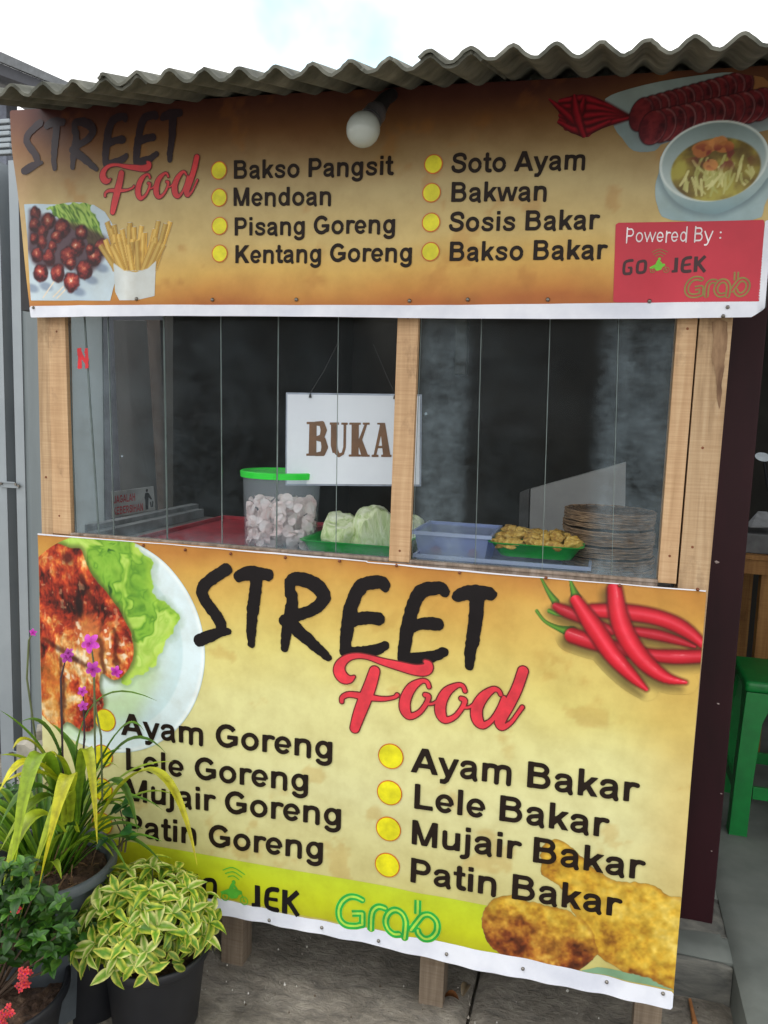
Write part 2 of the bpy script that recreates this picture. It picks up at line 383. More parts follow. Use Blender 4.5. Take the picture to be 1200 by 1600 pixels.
# ---- a bold grotesque alphabet drawn as strokes
def arc(cx, cy, rx, ry, a0, a1, n=14):
    return [(cx+rx*math.cos(R(a0+(a1-a0)*i/n)), cy+ry*math.sin(R(a0+(a1-a0)*i/n))) for i in range(n+1)]
c1, c2, l1, l2 = .072, .060, .066, .056
CL = (0, .716); XC = (0, .519); NO = None
def sm(*p): return smooth(p, 5)
G = {
 'A': (.722, [([(.045, -.06), (.381, .776)], c1, CL), ([(.341, .776), (.677, -.06)], c1, CL), ([(.17, .215), (.55, .215)], c2, NO)]),
 'B': (.722, [([(.143, 0), (.143, .716)], c1, NO), ([(.143, .656), (.40, .656)]+arc(.40, .525, .15, .131, 90, -90)+[(.143, .394)], c2, NO), ([(.143, .385), (.42, .385)]+arc(.42, .2225, .172, .1625, 90, -90)+[(.143, .06)], c2, NO)]),
 'G': (.778, [(arc(.385, .358, .268, .297, 36, 312)+[(.648, .155), (.648, .30)], c1*.93, NO), ([(.40, .325), (.715, .325)], c2, NO)]),
 'K': (.722, [([(.143, 0), (.143, .716)], c1, NO), ([(.13, .20), (.68, .80)], c1, CL), ([(.30, .45), (.68, -.08)], c1*1.05, CL)]),
 'L': (.611, [([(.143, 0), (.143, .716)], c1, NO), ([(.143, .06), (.575, .06)], c2, NO)]),
 'M': (.833, [([(.138, 0), (.138, .716)], c1*.95, NO), ([(.695, 0), (.695, .716)], c1*.95, NO), ([(.125, .80), (.425, -.06)], c2, CL), ([(.708, .80), (.408, -.06)], c2, CL)]),
 'P': (.667, [([(.143, 0), (.143, .716)], c1, NO), ([(.143, .656), (.39, .656)]+arc(.39, .49, .165, .166, 90, -90)+[(.143, .324)], c2, NO)]),
 'S': (.667, [(sm((.577, .50), (.545, .60), (.45, .654), (.33, .658), (.20, .615), (.158, .53), (.19, .445), (.32, .395), (.45, .355), (.545, .29), (.558, .2), (.51, .11), (.38, .06), (.27, .064), (.15, .115), (.108, .225)), c1*.9, NO)]),
 'J': (.556, [([(.41, .716), (.41, .2)]+arc(.245, .2, .165, .14, 0, -175), c1, NO)]),
 'E': (.667, [([(.143, 0), (.143, .716)], c1, NO), ([(.143, .656), (.61, .656)], c2, NO), ([(.143, .375), (.57, .375)], c2, NO), ([(.143, .06), (.62, .06)], c2, NO)]),
 'H': (.722, [([(.143, 0), (.143, .716)], c1, NO), ([(.58, 0), (.58, .716)], c1, NO), ([(.143, .38), (.58, .38)], c2, NO)]),
 'N': (.722, [([(.143, 0), (.143, .716)], c1, NO), ([(.58, 0), (.58, .716)], c1, NO), ([(.10, .80), (.62, -.08)], c1, CL)]),
 'R': (.722, [([(.143, 0), (.143, .716)], c1, NO), ([(.143, .656), (.40, .656)]+arc(.40, .50, .16, .156, 90, -90)+[(.143, .344)], c2, NO), ([(.33, .36), (.64, -.06)], c1, CL)]),
 'I': (.278, [([(.139, 0), (.139, .716)], c1, NO)]),
 'O': (.778, [(arc(.389, .358, .285, .30, 0, 360, 30), c1*.95, NO)]),
 'a': (.556, [(sm((.095, .375), (.15, .445), (.26, .467), (.37, .44), (.413, .34), (.413, .12), (.45, -.005)), l2*1.05, NO), (sm((.413, .295), (.27, .268), (.15, .23), (.10, .15), (.135, .075), (.22, .048), (.33, .08), (.413, .17)), l2, NO)]),
 'd': (.611, [(arc(.285, .259, .172, .212, 0, 360, 26), l2*1.05, NO), ([(.478, 0), (.478, .716)], l1, NO)]),
 'e': (.556, [([(.09, .243), (.47, .243)], .045, NO), (arc(.278, .259, .186, .212, -2, 322, 24), l2*1.05, NO)]),
 'g': (.611, [(arc(.285, .262, .172, .208, 0, 360, 26), l2*1.05, NO), ([(.478, .519), (.478, -.02)]+arc(.30, -.03, .178, .128, 0, -165), l1*.93, NO)]),
 'i': (.278, [([(.139, 0), (.139, .519)], l1, NO), ([(.139, .592), (.139, .716)], l1, NO)]),
 'j': (.278, [([(.139, .519), (.139, -.06)]+arc(.02, -.06, .119, .098, 0, -105), l1*.95, NO), ([(.139, .592), (.139, .716)], l1, NO)]),
 'k': (.556, [([(.131, 0), (.131, .716)], l1, NO), ([(.11, .10), (.52, .58)], l1*.97, XC), ([(.235, .36), (.52, -.07)], l1, XC)]),
 'l': (.278, [([(.139, 0), (.139, .716)], l1, NO)]),
 'm': (.889, [([(.131, 0), (.131, .519)], l1, NO), (sm((.131, .26), (.155, .39), (.23, .455), (.33, .462), (.42, .43), (.445, .32), (.445, .1), (.445, 0)), l1*.93, NO), (sm((.445, .26), (.47, .39), (.55, .455), (.65, .462), (.735, .43), (.76, .32), (.76, .1), (.76, 0)), l1*.93, NO)]),
 'n': (.611, [([(.131, 0), (.131, .519)], l1, NO), (sm((.131, .26), (.165, .39), (.25, .455), (.36, .462), (.45, .42), (.478, .30), (.478, .1), (.478, 0)), l1*.95, NO)]),
 'o': (.611, [(arc(.305, .259, .2, .212, 0, 360, 26), l1*.93, NO)]),
 'r': (.389, [([(.131, 0), (.131, .519)], l1, NO), (sm((.131, .24), (.155, .37), (.22, .45), (.30, .465), (.385, .445)), l1*.9, NO)]),
 's': (.556, [(sm((.455, .365), (.41, .44), (.29, .467), (.17, .44), (.135, .375), (.2, .305), (.34, .255), (.43, .205), (.445, .135), (.38, .065), (.27, .047), (.15, .072), (.095, .155)), l2, NO)]),
 't': (.333, [(sm((.165, .67), (.165, .45), (.165, .15), (.195, .065), (.31, .052)), l1, NO), ([(.02, .465), (.315, .465)], .052, NO)]),
 'u': (.611, [(sm((.133, .519), (.133, .35), (.135, .17), (.175, .075), (.28, .056), (.4, .09), (.478, .22)), l1*.95, NO), ([(.478, 0), (.478, .519)], l1, NO)]),
 'w': (.778, [([(.035, .60), (.225, -.09)], l2, XC), ([(.20, -.09), (.40, .60)], l2, XC), ([(.378, .60), (.578, -.09)], l2, XC), ([(.553, -.09), (.743, .60)], l2, XC)]),
 'y': (.556, [([(.035, .60), (.30, -.02)], l1, (-1, .519)), ([(.521, .60), (.30, .02), (.25, -.10), (.19, -.155), (.07, -.155)], l1*.95, (-1, .519))]),
 ':': (.333, [([(.14, .08), (.14, .10)], l1*.7, NO), ([(.14, .36), (.14, .38)], l1*.7, NO)]),
 ' ': (.278, []),
}
_gc = {}
def glyph(ch, h, thin=1.0, rnd=False):
    k = (ch, round(h, 5), thin, rnd)
    if k not in _gc:
        adv, st = G[ch]
        if not st: _gc[k] = ([], [])
        else:
            xs, zs = grid((-.16, adv+.14, -.26, .80), h); X, Z = np.meshgrid(xs, zs, indexing='ij'); D = np.full(X.shape, 9e9)
            for P, r, clip in st:
                if clip and rnd: P = [(a, min(max(b, clip[0]+.05), clip[1]-.04)) for a, b in P]
                d = d_stroke(X, Z, np.array(P), r*thin, butt=not rnd)
                if clip and not rnd: d = np.maximum(d, np.maximum(clip[0]-Z, Z-clip[1]))
                D = np.minimum(D, d)
            _gc[k] = march(D, xs, zs)
    return _gc[k]
def text_line(sheet, s, p0, p1, cap, name, mat, parent, layer=4, thin=1.07, rnd=False, h=.0016, track=0, label=None, vert=None):
    """set s between the start p0 and the end p1 of its baseline, capitals `cap` metres high"""
    tot = sum(G[c][0]+track for c in s)-track; p0 = np.array(p0, float); p1 = np.array(p1, float)
    ux = (p1-p0)/(tot-.12); uy = np.array([0, 1.0])*cap/.716
    if vert is not None: uy = np.array(vert, float)
    hh = h/np.linalg.norm(uy)
    V = []; F = []; x = -.06; o = None
    for ch in s+' ':
        if ch == ' ':
            if V: o = put(sheet, V, F, layer, name, mat, parent); V = []; F = []
            x += G[ch][0]+track; continue
        v, f = glyph(ch, hh, thin, rnd); b = len(V)
        V += [p0+ux*(x+a)+uy*c for a, c in v]; F += [[b+i for i in q] for q in f]; x += G[ch][0]+track
    if label: o['label'] = label
    return o
# ================================================================== LOWER BANNER
NAILS_LOW = [(x, .215) for x in (.61, .73, .865, 1.02, 1.19, 1.37, 1.48)]+[(x, 1.052) for x in (.35, .48, .62, .76, .89, 1.03, 1.20, 1.34, 1.48)]
NAILS_UP = [(x, 1.60) for x in (.28, .46, .66, .90, 1.01, 1.17, 1.36)]
def warp_low(X, Z):
    e = np.clip((.30-Z)/.12, 0, 1); p = 0
    for xi, zi in NAILS_LOW: p = p+.0034*np.exp(-((X-xi)**2/.0010+(Z-zi)**2/.0022))
    p = p-.0035*np.exp(-((X-.95-.35*(Z-.3))**2/.0016))*sstep(.62, .3, Z)-.003*np.exp(-((X-1.30+.6*(Z-.6))**2/.0012))*sstep(.3, .6, Z)*sstep(.9, .7, Z)
    return p+.0020*np.sin(X*5.1+1.3+Z*2)+.0012*np.sin(X*13+Z*9)-.004*e*(.5+.5*np.sin(X*17+2))-.003*e*np.sin(X*41+.5)**2+.0012*np.sin(Z*14+X*3)
LOW = Sheet(-.012, warp_low)
def warp_up(X, Z):
    p = 0
    for xi, zi in NAILS_UP: p = p+.003*np.exp(-((X-xi)**2/.0010+(Z-zi)**2/.0022))
    p = p-.004*np.exp(-((X-.07+.5*(Z-1.75))**2/.0005))
    return p+.0022*np.sin(X*6.3+.4+Z*3)+.0012*np.sin(X*15-Z*8)+.0010*np.sin(Z*22+X*2)
UP = Sheet(-.030, warp_up)
def lo(*pts, s=1, ox=0, oy=0):
    """photo points of the lower banner -> metres on its sheet; a third number is a half width"""
    o = []
    for p in pts:
        q = at(ox+p[0]/s, oy+p[1]/s, LOW.y0); r = [q[0], q[2]]
        if len(p) > 2:
            q2 = at(ox+p[0]/s+p[2]/s, oy+p[1]/s, LOW.y0); q3 = at(ox+p[0]/s, oy+p[1]/s+p[2]/s, LOW.y0)
            r.append((abs(q2[0]-q[0])+abs(q3[2]-q[2]))/2)
        o.append(r)
    return o
def up(*pts, s=1, ox=0, oy=0):
    o = []
    for p in pts:
        q = at(ox+p[0]/s, oy+p[1]/s, UP.y0); r = [q[0], q[2]]
        if len(p) > 2:
            q2 = at(ox+p[0]/s+p[2]/s, oy+p[1]/s, UP.y0); q3 = at(ox+p[0]/s, oy+p[1]/s+p[2]/s, UP.y0)
            r.append((abs(q2[0]-q[0])+abs(q3[2]-q[2]))/2)
        o.append(r)
    return o
def ramp(v, stops):
    v = np.asarray(v); ks = [k for k, _ in stops]; cs = np.array([c for _, c in stops], float)
    return np.stack([np.interp(v, ks, cs[:, i]) for i in range(3)], -1)
def lay(C, d, col, soft=.0012, op=1.0):
    a = (sstep(soft, -soft, d)*op)[..., None]; return C*(1-a)+np.asarray(col, float)*a
def C3(c, X): return np.tile(np.array(c, float), (len(X), 1))

TOPZ, BOTZ = 1.066, .19
banner_low = thing('menu_banner', 'lower yellow vinyl menu banner with large black and red lettering below the window', 'banner', (0, -.012, BOTZ), 'printed menu banners')
def bg_low(X, Z):
    n = fbm(X*3, Z*5, 3, 5); n2 = fbm(X*14, Z*14, 9, 4)
    z = Z+(n-.5)*.14
    C = ramp(z, [(.20, (186, 178, 96)), (.36, (202, 196, 136)), (.55, (214, 212, 158)), (.72, (216, 212, 148)), (.84, (214, 202, 122)), (.93, (210, 182, 98)), (1.01, (202, 156, 74)), (1.07, (182, 124, 56))])
    e = sstep(1.36, 1.53, X+(n-.5)*.12); C = C*(1-e[:, None]*.30)+np.array([190, 134, 50])*e[:, None]*.30
    sp = sstep(.66, .74, n2)*.25; C = C*(1-sp[:, None])+np.array([176, 130, 60])*sp[:, None]
    return C
def z_line(X): return 1.0665+.0*X
# the vinyl sheet itself, with its uneven bottom edge
def low_shape(X, Z):
    bot = .192+.004*np.sin(X*9+1)-.006*sstep(1.1, 1.5, X)
    d = np.maximum(Z-(1.064+.004*np.sin(X*3.2+.5)), bot-Z)
    return np.maximum(d, np.maximum(-X+.002, X-1.500))
flat(LOW, low_shape, (-.01, 1.52, .17, 1.09), .007, 0, 'banner_sheet', M['print'], banner_low, bg_low)
def band_col(X, Z):
    z = Z+(fbm(X*4, Z*9, 4)-.5)*.03
    C = ramp(z, [(.22, (170, 168, 30)), (.27, (190, 200, 30)), (.32, (188, 206, 44)), (.345, (176, 196, 60))])
    e = sstep(.46, .24, X)[:, None]; return C*(1-.35*e)+np.array([205, 196, 30])*.35*e
flat(LOW, lambda X, Z: np.maximum(np.maximum(Z-(.328+.009*np.sin(X*2.2-.6)), .232-Z), np.maximum(.003-X, X-1.20)), (-.01, 1.25, .2, .36), .006, 1, 'lime_stripe', M['print'], banner_low, band_col)
flat(LOW, lambda X, Z: np.maximum(low_shape(X, Z), Z-(.231+.003*np.sin(X*7))), (-.01, 1.52, .17, .25), .006, 3, 'white_hem', M['hem'], banner_low)
flat(LOW, lambda X, Z: np.maximum(low_shape(X, Z), 1.0600+.004*np.sin(X*3.2+.5)-Z), (-.01, 1.52, 1.04, 1.09), .004, 5, 'top_edge', M['hem'], banner_low)

# ---- grilled chicken on a plate, top left
(p1, p2, p3) = lo((215, 850), (319, 1000), (232, 1168))
def circ3(a, b, c):
    ax, ay = a; bx, by = b; cx, cy = c; d = 2*(ax*(by-cy)+bx*(cy-ay)+cx*(ay-by))
    ux = ((ax*ax+ay*ay)*(by-cy)+(bx*bx+by*by)*(cy-ay)+(cx*cx+cy*cy)*(ay-by))/d
    uy = ((ax*ax+ay*ay)*(cx-bx)+(bx*bx+by*by)*(ax-cx)+(cx*cx+cy*cy)*(bx-ax))/d
    return (ux, uy), math.hypot(ax-ux, ay-uy)
pc, pr = circ3(p1, p2, p3)
chick = smooth(lo((40, 820), (66, 845), (88, 848), (110, 856), (128, 858), (136, 880), (150, 905), (172, 930), (190, 958), (206, 990), (210, 1022), (200, 1048), (180, 1062), (160, 1052), (155, 1075), (163, 1100), (145, 1138), (128, 1142), (105, 1128), (88, 1142), (72, 1138), (40, 1120)), 4)
chick2 = chick
lett = smooth(lo((60, 830), (110, 830), (205, 838), (215, 858), (236, 876), (240, 905), (246, 936), (262, 940), (270, 955), (281, 968), (272, 985), (262, 1005), (246, 1030), (230, 1052), (214, 1052), (196, 1068), (185, 1050), (170, 980), (120, 880), (70, 850)), 4)
def plate_fn(X, Z): return np.maximum(np.hypot(X-pc[0], Z-pc[1])-pr, np.maximum(.003-X, Z-1.0595-.004*np.sin(X*3.2+.5)))
def plate_col(X, Z):
    r = np.hypot(X-pc[0], Z-pc[1])/pr
    C = ramp(r, [(0, (214, 228, 220)), (.55, (206, 226, 222)), (.78, (198, 222, 226)), (.80, (214, 232, 236)), (.95, (216, 234, 240)), (.985, (236, 246, 248)), (1, (190, 214, 220))])
    # leaf juice on the plate
    s = sstep(.06, 0, d_stroke(X, Z, np.array(lo((225, 1050), (200, 1100), (150, 1110), (90, 1150))), .006))
    C = C*(1-.5*s[:, None])+np.array([176, 208, 130])*.5*s[:, None]
    wr = fbm(X*40, Z*40, 5, 3)
    dl = d_poly(X+(wr-.5)*.02, Z+(fbm(X*40, Z*40, 8, 3)-.5)*.02, lett)
    f = fbm(X*11+3*fbm(X*6, Z*6, 31), Z*9+4*fbm(X*5, Z*7, 12), 2, 4, .6); fold = np.abs(np.sin(f*13))
    G_ = ramp(fold*.22+f*1.0+.12*fbm(X*60, Z*60, 7, 3)-.08, [(.3, (40, 88, 26)), (.42, (78, 134, 38)), (.55, (124, 176, 54)), (.68, (158, 202, 76)), (.85, (192, 222, 112))])
    edge = sstep(-.022, -.002, dl); G_ = G_*(1-.45*edge[:, None])+np.array([176, 214, 70])*.45*edge[:, None]
    C = C*(1-.35*sstep(.018, 0, dl-.0)[:, None])+np.array([120, 150, 110])*.35*sstep(.018, 0, dl)[:, None]
    C = lay(C, dl, G_, .0016)
    dc = d_poly(X+(wr-.5)*.008, Z, chick)
    C = C*(1-.6*sstep(.016, 0, dc)[:, None])+np.array([60, 66, 30])*.6*sstep(.016, 0, dc)[:, None]
    a = fbm(X*9+2.2*fbm(X*5, Z*5, 71), Z*9, 6, 5, .62); b = fbm(X*46+4*a, Z*30, 21, 4, .65); g = fbm(X*20-6*a, Z*70*.4, 33, 3)
    t = a*.95+b*.75-.09+.10*(vnoise(X*260, Z*90, 6)-.5)
    K = ramp(t, [(.42, (38, 12, 10)), (.54, (96, 26, 18)), (.66, (150, 44, 26)), (.76, (180, 66, 34)), (.86, (204, 112, 52)), (.98, (222, 168, 100)), (1.1, (240, 220, 180))])
    K = K*(.80+.42*fbm(X*110, Z*110, 3, 2))[:, None]; sp_ = (sstep(.74, .84, vnoise(X*170, Z*120, 55))*sstep(.45, .6, g))[:, None]; K = K*(1-.4*sp_)+np.array([230, 196, 150])*.4*sp_
    ob = sstep(.05, 0, d_stroke(X, Z, np.array(lo((80, 1050, 6), (88, 1095, 8))), .012)); K = K*(1-.55*ob[:, None])+np.array([208, 140, 52])*.55*ob[:, None]
    ob = sstep(.05, 0, d_stroke(X, Z, np.array(lo((140, 985, 6), (150, 1020, 6))), .008)); K = K*(1-.6*ob[:, None])+np.array([214, 150, 80])*.6*ob[:, None]
    for st in (((96, 1030), (98, 1138)), ((158, 1000), (164, 1050)), ((182, 985), (184, 1050)), ((128, 900), (150, 950)), ((116, 1030), (150, 1045)), ((70, 1000), (120, 1030))):
        s = sstep(.010, 0, d_stroke(X+(wr-.5)*.02, Z, np.array(lo(*st)), .0015)); K = K*(1-.65*s[:, None])+np.array([54, 16, 10])*.65*s[:, None]
    for st in (((125, 975), (133, 1030)), ((168, 985), (174, 1040)), ((100, 1048), (112, 1060)), ((190, 1000), (200, 1030))):
        s = sstep(.012, 0, d_stroke(X+(wr-.5)*.03, Z+(b-.5)*.02, np.array(lo(*st)), .002))*sstep(.45, .62, vnoise(X*160, Z*110, 9)); K = K*(1-.9*s[:, None])+np.array([240, 224, 196])*.9*s[:, None]
    bk = d_ell(X+(wr-.5)*.012, Z, lo((124, 945))[0], .012, .028, 8); K = K*(1-.9*sstep(.006, -.006, bk)[:, None])+np.array([24, 10, 12])*.9*sstep(.006, -.006, bk)[:, None]
    bk = d_ell(X+(wr-.5)*.012, Z, lo((106, 872))[0], .015, .014, 8); K = K*(1-.7*sstep(.008, -.008, bk)[:, None])+np.array([54, 14, 16])*.7*sstep(.008, -.008, bk)[:, None]
    C = lay(C, dc, K, .0014)
    return C
flat(LOW, plate_fn, (-.01, .49, .44, 1.08), .0016, 2, 'chicken_picture', M['print'], banner_low, plate_col)

# ---- red chillies, top right
def chil(P, s, ox, oy, f): return smooth(f(*P, s=s, ox=ox, oy=oy), 5)
CH = [([(420, 210, 30), (560, 218, 37), (700, 240, 36), (820, 290, 34), (925, 375, 18)], 1.0), ([(590, 300, 20), (700, 318, 25), (800, 345, 19), (870, 370, 8)], .85),
      ([(330, 322, 36), (430, 355, 34), (640, 402, 28), (780, 416, 33), (925, 412, 30)], .95), ([(255, 192, 17), (300, 215, 27), (400, 255, 24), (500, 300, 20)], .85),
      ([(345, 168, 27), (420, 280, 41), (500, 400, 39), (590, 500, 28), (655, 560, 10)], 1.05), ([(515, 118, 33), (530, 220, 41), (570, 330, 44), (650, 440, 40), (740, 508, 27), (830, 530, 9)], 1.05)]
ST = [[(182, 56, 4), (215, 120, 10), (252, 172, 18)], [(315, 66, 4), (328, 108, 12), (345, 155, 24)], [(500, 74, 12), (515, 98, 26)], [(168, 212, 8), (205, 258, 8), (268, 290, 14), (326, 306, 28)], [(225, 212, 11), (280, 232, 7), (365, 228, 6)]]
CHP = [chil(p, 2.857, 780, 880, lo) for p, _ in CH]; STP = [chil(p, 2.857, 780, 880, lo) for p in ST]
def chil_shape(X, Z):
    D = np.full(X.shape, 9e9)
    for p in CHP: D = np.minimum(D, d_stroke(X, Z, p)-.020)
    for p in STP: D = np.minimum(D, d_stroke(X, Z, p)-.006)
    return np.maximum(D, np.maximum(X-1.4995, Z-1.058))
def chil_col(X, Z):
    C = bg_low(X, Z); D = np.full(X.shape, 9e9)
    for p in CHP: D = np.minimum(D, d_stroke(X+.010, Z+.014, p))
    s = sstep(.014, -.012, D); C = C*(1-.62*s[:, None])+np.array([70, 60, 30])*.62*s[:, None]
    for p in STP:
        d, t, q = d_stroke(X, Z, p, full=True); g = ramp(q, [(-1, (40, 76, 24)), (0, (104, 150, 50)), (.6, (70, 130, 44)), (1, (24, 60, 20))]); C = lay(C, d, g, .0008)
    for p, b in zip(CHP, [x for _, x in CH]):
        d, t, q = d_stroke(X, Z, p, full=True)
        C = C*(1-.5*sstep(.006, 0, d)[:, None])+np.array([66, 12, 12])*.5*sstep(.006, 0, d)[:, None]
        g = ramp(q+.12*(fbm(X*30, Z*30, 3)-.5), [(-1, (120, 12, 22)), (-.7, (176, 22, 38)), (-.35, (214, 44, 62)), (-.05, (226, 66, 84)), (.3, (206, 32, 50)), (.75, (172, 16, 32)), (1, (110, 8, 20))])*b
        hl = sstep(.13, .03, np.abs(q+.25))*sstep(.5, .75, fbm(X*22, Z*22, 8)); g = g*(1-.5*hl[:, None])+np.array([250, 190, 190])*.5*hl[:, None]
        C = lay(C, d, np.clip(g, 0, 255), .0008)
    return C
flat(LOW, chil_shape, (1.08, 1.51, .80, 1.075), .0016, 2, 'chilli_picture', M['print'], banner_low, chil_col)

# ---- fried chicken, bottom right
f1 = smooth(lo(*[(125, 560), (145, 510), (180, 484), (240, 475), (330, 510), (450, 540), (520, 590), (560, 680), (540, 722), (470, 772), (380, 750), (260, 722), (180, 690), (140, 630), (125, 560)], s=2.4, ox=700, oy=1200), 4)
f2 = smooth(lo(*[(352, 400), (345, 330), (365, 278), (410, 266), (450, 290), (500, 330), (600, 410), (740, 430), (830, 470), (900, 520), (900, 840), (840, 828), (760, 790), (680, 770), (575, 715), (490, 590), (440, 480), (392, 428), (352, 400)], s=2.4, ox=700, oy=1200), 4)
tl = lo(*[(170, 680), (300, 735), (470, 765), (560, 750), (660, 765), (880, 820), (880, 872), (600, 812), (300, 742)], s=2.4, ox=700, oy=1200)
def fr_shape(X, Z):
    wv = (fbm(X*50, Z*50, 2, 3)-.5)*.012
    return np.maximum(np.minimum(np.minimum(d_poly(X, Z, f1), d_poly(X, Z, f2))+wv, d_poly(X, Z, tl)), np.maximum(X-1.4995, .232-Z))
def fr_col(X, Z):
    C = C3((126, 164, 130), X); C = C*(.85+.3*fbm(X*12, Z*12, 2))[:, None]
    wv = (fbm(X*50, Z*50, 2, 3)-.5)*.012
    a = fbm(X*16, Z*16, 41, 5, .6); b = fbm(X*70, Z*70, 5, 3, .6)
    for P, cc_, off in ((f2, 0, .0), (f1, 1, .0)):
        d = d_poly(X, Z, P)+wv
        c = ramp(a*.7+b*.5, [(.30, (140, 92, 30)), (.42, (180, 134, 40)), (.55, (200, 160, 50)), (.72, (216, 182, 70)), (.95, (230, 206, 110))])
        zc = min(p[1] for p in P); low = sstep(zc+.13, zc+.02, Z+(a-.5)*.16-(X-1.2)*(-.35 if cc_ == 0 else -.12))
        dk = ramp(a*.6+b*.7, [(.3, (50, 16, 14)), (.55, (110, 44, 24)), (.75, (160, 92, 34)), (1, (206, 160, 70))])
        c = c*(1-.85*low[:, None])+dk*.85*low[:, None]
        c = c*(.86+.28*fbm(X*85, Z*85, 8, 2))[:, None]
        e = sstep(-.012, 0, d)[:, None]; c = c*(1-.35*e)+np.array([130, 76, 30])*.35*e
        C = lay(C, d, c, .0012)
    return C
flat(LOW, fr_shape, (1.07, 1.51, .21, .56), .0018, 2, 'fried_chicken_picture', M['print'], banner_low, fr_col)

# ---- lettering of the lower banner
def strokes(sheet, PS, b, h, layer, name, mat, parent, grow=0, rough=0, butt=False):
    def fn(X, Z):
        D = np.full(X.shape, 9e9); o = rough*(fbm(X*120, Z*120, 5, 2)-.5) if rough else 0
        for p in PS: D = np.minimum(D, d_stroke(X, Z, p, butt=butt))
        return D-grow+o
    return flat(sheet, fn, b, h, layer, name, mat, parent)
def bnd(PS, g=.01):
    A = np.concatenate([np.array(p)[:, :2] for p in PS]); r = max(np.array(p)[:, 2].max() if np.array(p).shape[1] > 2 else .01 for p in PS)+g
    return (A[:, 0].min()-r, A[:, 0].max()+r, A[:, 1].min()-r, A[:, 1].max()+r)
a_ = dict(s=4.444, ox=290, oy=860); b_ = dict(s=3.4286, ox=500, oy=860)
ST_LET = [
 [smooth(lo((283, 134, 43), (210, 178, 41), (135, 238, 41), (113, 290, 41), (150, 365, 40), (215, 455, 42), (243, 510, 42), (245, 545, 36)), 4) for lo in [lambda *p: globals()['lo'](*p, **a_)]][0],
]
LO = lambda k, *p: smooth(lo(*p, **k), 4)
letters = {
 'S': [LO(a_, (283, 134, 43), (210, 178, 41), (135, 238, 41), (113, 290, 41), (150, 365, 40), (215, 455, 42), (243, 510, 42), (245, 545, 36)), LO(a_, (298, 562, 24), (235, 570, 34), (170, 592, 42), (98, 622, 43))],
 'T': [LO(a_, (374, 180, 38), (420, 160, 46), (500, 156, 46), (574, 170, 40)), LO(a_, (495, 190, 44), (486, 300, 44), (466, 430, 42), (457, 560, 34), (458, 650, 28))],
 'R': [LO(a_, (745, 305, 36), (735, 420, 46), (712, 520, 44), (694, 620, 32), (688, 678, 27)), LO(a_, (727, 300, 38), (728, 215, 38), (775, 195, 46), (860, 215, 50), (925, 260, 54), (962, 320, 47), (920, 385, 42), (840, 430, 38), (770, 452, 40), (690, 488, 42)), LO(a_, (740, 520, 50), (830, 600, 45), (920, 680, 38), (988, 742, 28))],
 'E': [LO(b_, (347, 195, 29), (335, 172, 32), (285, 172, 36), (225, 190, 38), (180, 260, 37), (152, 370, 37), (140, 470, 33), (135, 545, 30)), LO(b_, (175, 385, 28), (235, 362, 33), (310, 366, 36)), LO(b_, (140, 548, 33), (215, 548, 33), (290, 536, 30), (345, 512, 26))],
 'F': [LO(b_, (667, 222, 30), (652, 202, 33), (610, 203, 36), (545, 218, 38), (500, 290, 37), (472, 400, 37), (454, 500, 35), (445, 575, 31)), LO(b_, (495, 415, 28), (555, 392, 33), (630, 396, 35)), LO(b_, (450, 582, 33), (530, 580, 33), (600, 570, 31), (663, 545, 26))],
 't': [LO(b_, (738, 245, 33), (780, 228, 40), (860, 224, 40), (914, 233, 35)), LO(b_, (843, 255, 40), (836, 350, 38), (820, 470, 36), (803, 560, 31), (799, 618, 26))],
}
food = [LO(b_, (183, 676, 9), (158, 690, 21), (125, 680, 32), (104, 645, 33), (114, 605, 27), (150, 575, 20), (200, 564, 16), (260, 572, 15), (340, 598, 20), (430, 622, 26), (510, 642, 30), (566, 640, 33), (580, 615, 24), (562, 596, 12)),
 LO(b_, (292, 648, 30), (270, 720, 34), (240, 800, 36), (210, 880, 33), (188, 950, 27)),
 LO(b_, (118, 808, 13), (122, 785, 14), (160, 770, 16), (240, 782, 19), (330, 795, 14), (395, 788, 11), (413, 775, 13)),
 LO(b_, (583, 732, 13), (572, 706, 13), (540, 702, 15), (490, 735, 26), (458, 795, 30), (455, 850, 30), (480, 888, 20), (530, 870, 15), (568, 822, 14), (580, 785, 16), (562, 775, 14)),
 LO(b_, (575, 822, 10), (605, 822, 9), (650, 790, 10)),
 LO(b_, (776, 755, 13), (764, 728, 13), (735, 724, 15), (680, 757, 26), (648, 815, 30), (645, 872, 30), (670, 910, 20), (722, 892, 15), (762, 842, 14), (774, 806, 16), (755, 795, 14)),
 LO(b_, (768, 842, 10), (798, 842, 9), (840, 812, 10)),
 LO(b_, (968, 772, 13), (955, 750, 14), (925, 746, 18), (875, 785, 28), (840, 845, 32), (842, 905, 32), (870, 938, 22), (915, 915, 15), (955, 860, 15), (985, 790, 14)),
 LO(b_, (1088, 645, 30), (1055, 740, 30), (1010, 830, 31), (965, 910, 31), (975, 948, 20), (1020, 925, 13), (1055, 880, 12), (1084, 838, 13))]
for k, ps in letters.items():
    strokes(LOW, ps, bnd(ps), .0022, 5, 'letter', M['black'], banner_low, rough=.004)
strokes(LOW, food, bnd(food), .0018, 6, 'script_outline', M['darkred_ink'], banner_low, grow=.0012)
strokes(LOW, food, bnd(food), .0018, 7, 'script_lettering', M['red_ink'], banner_low, grow=-.0014)
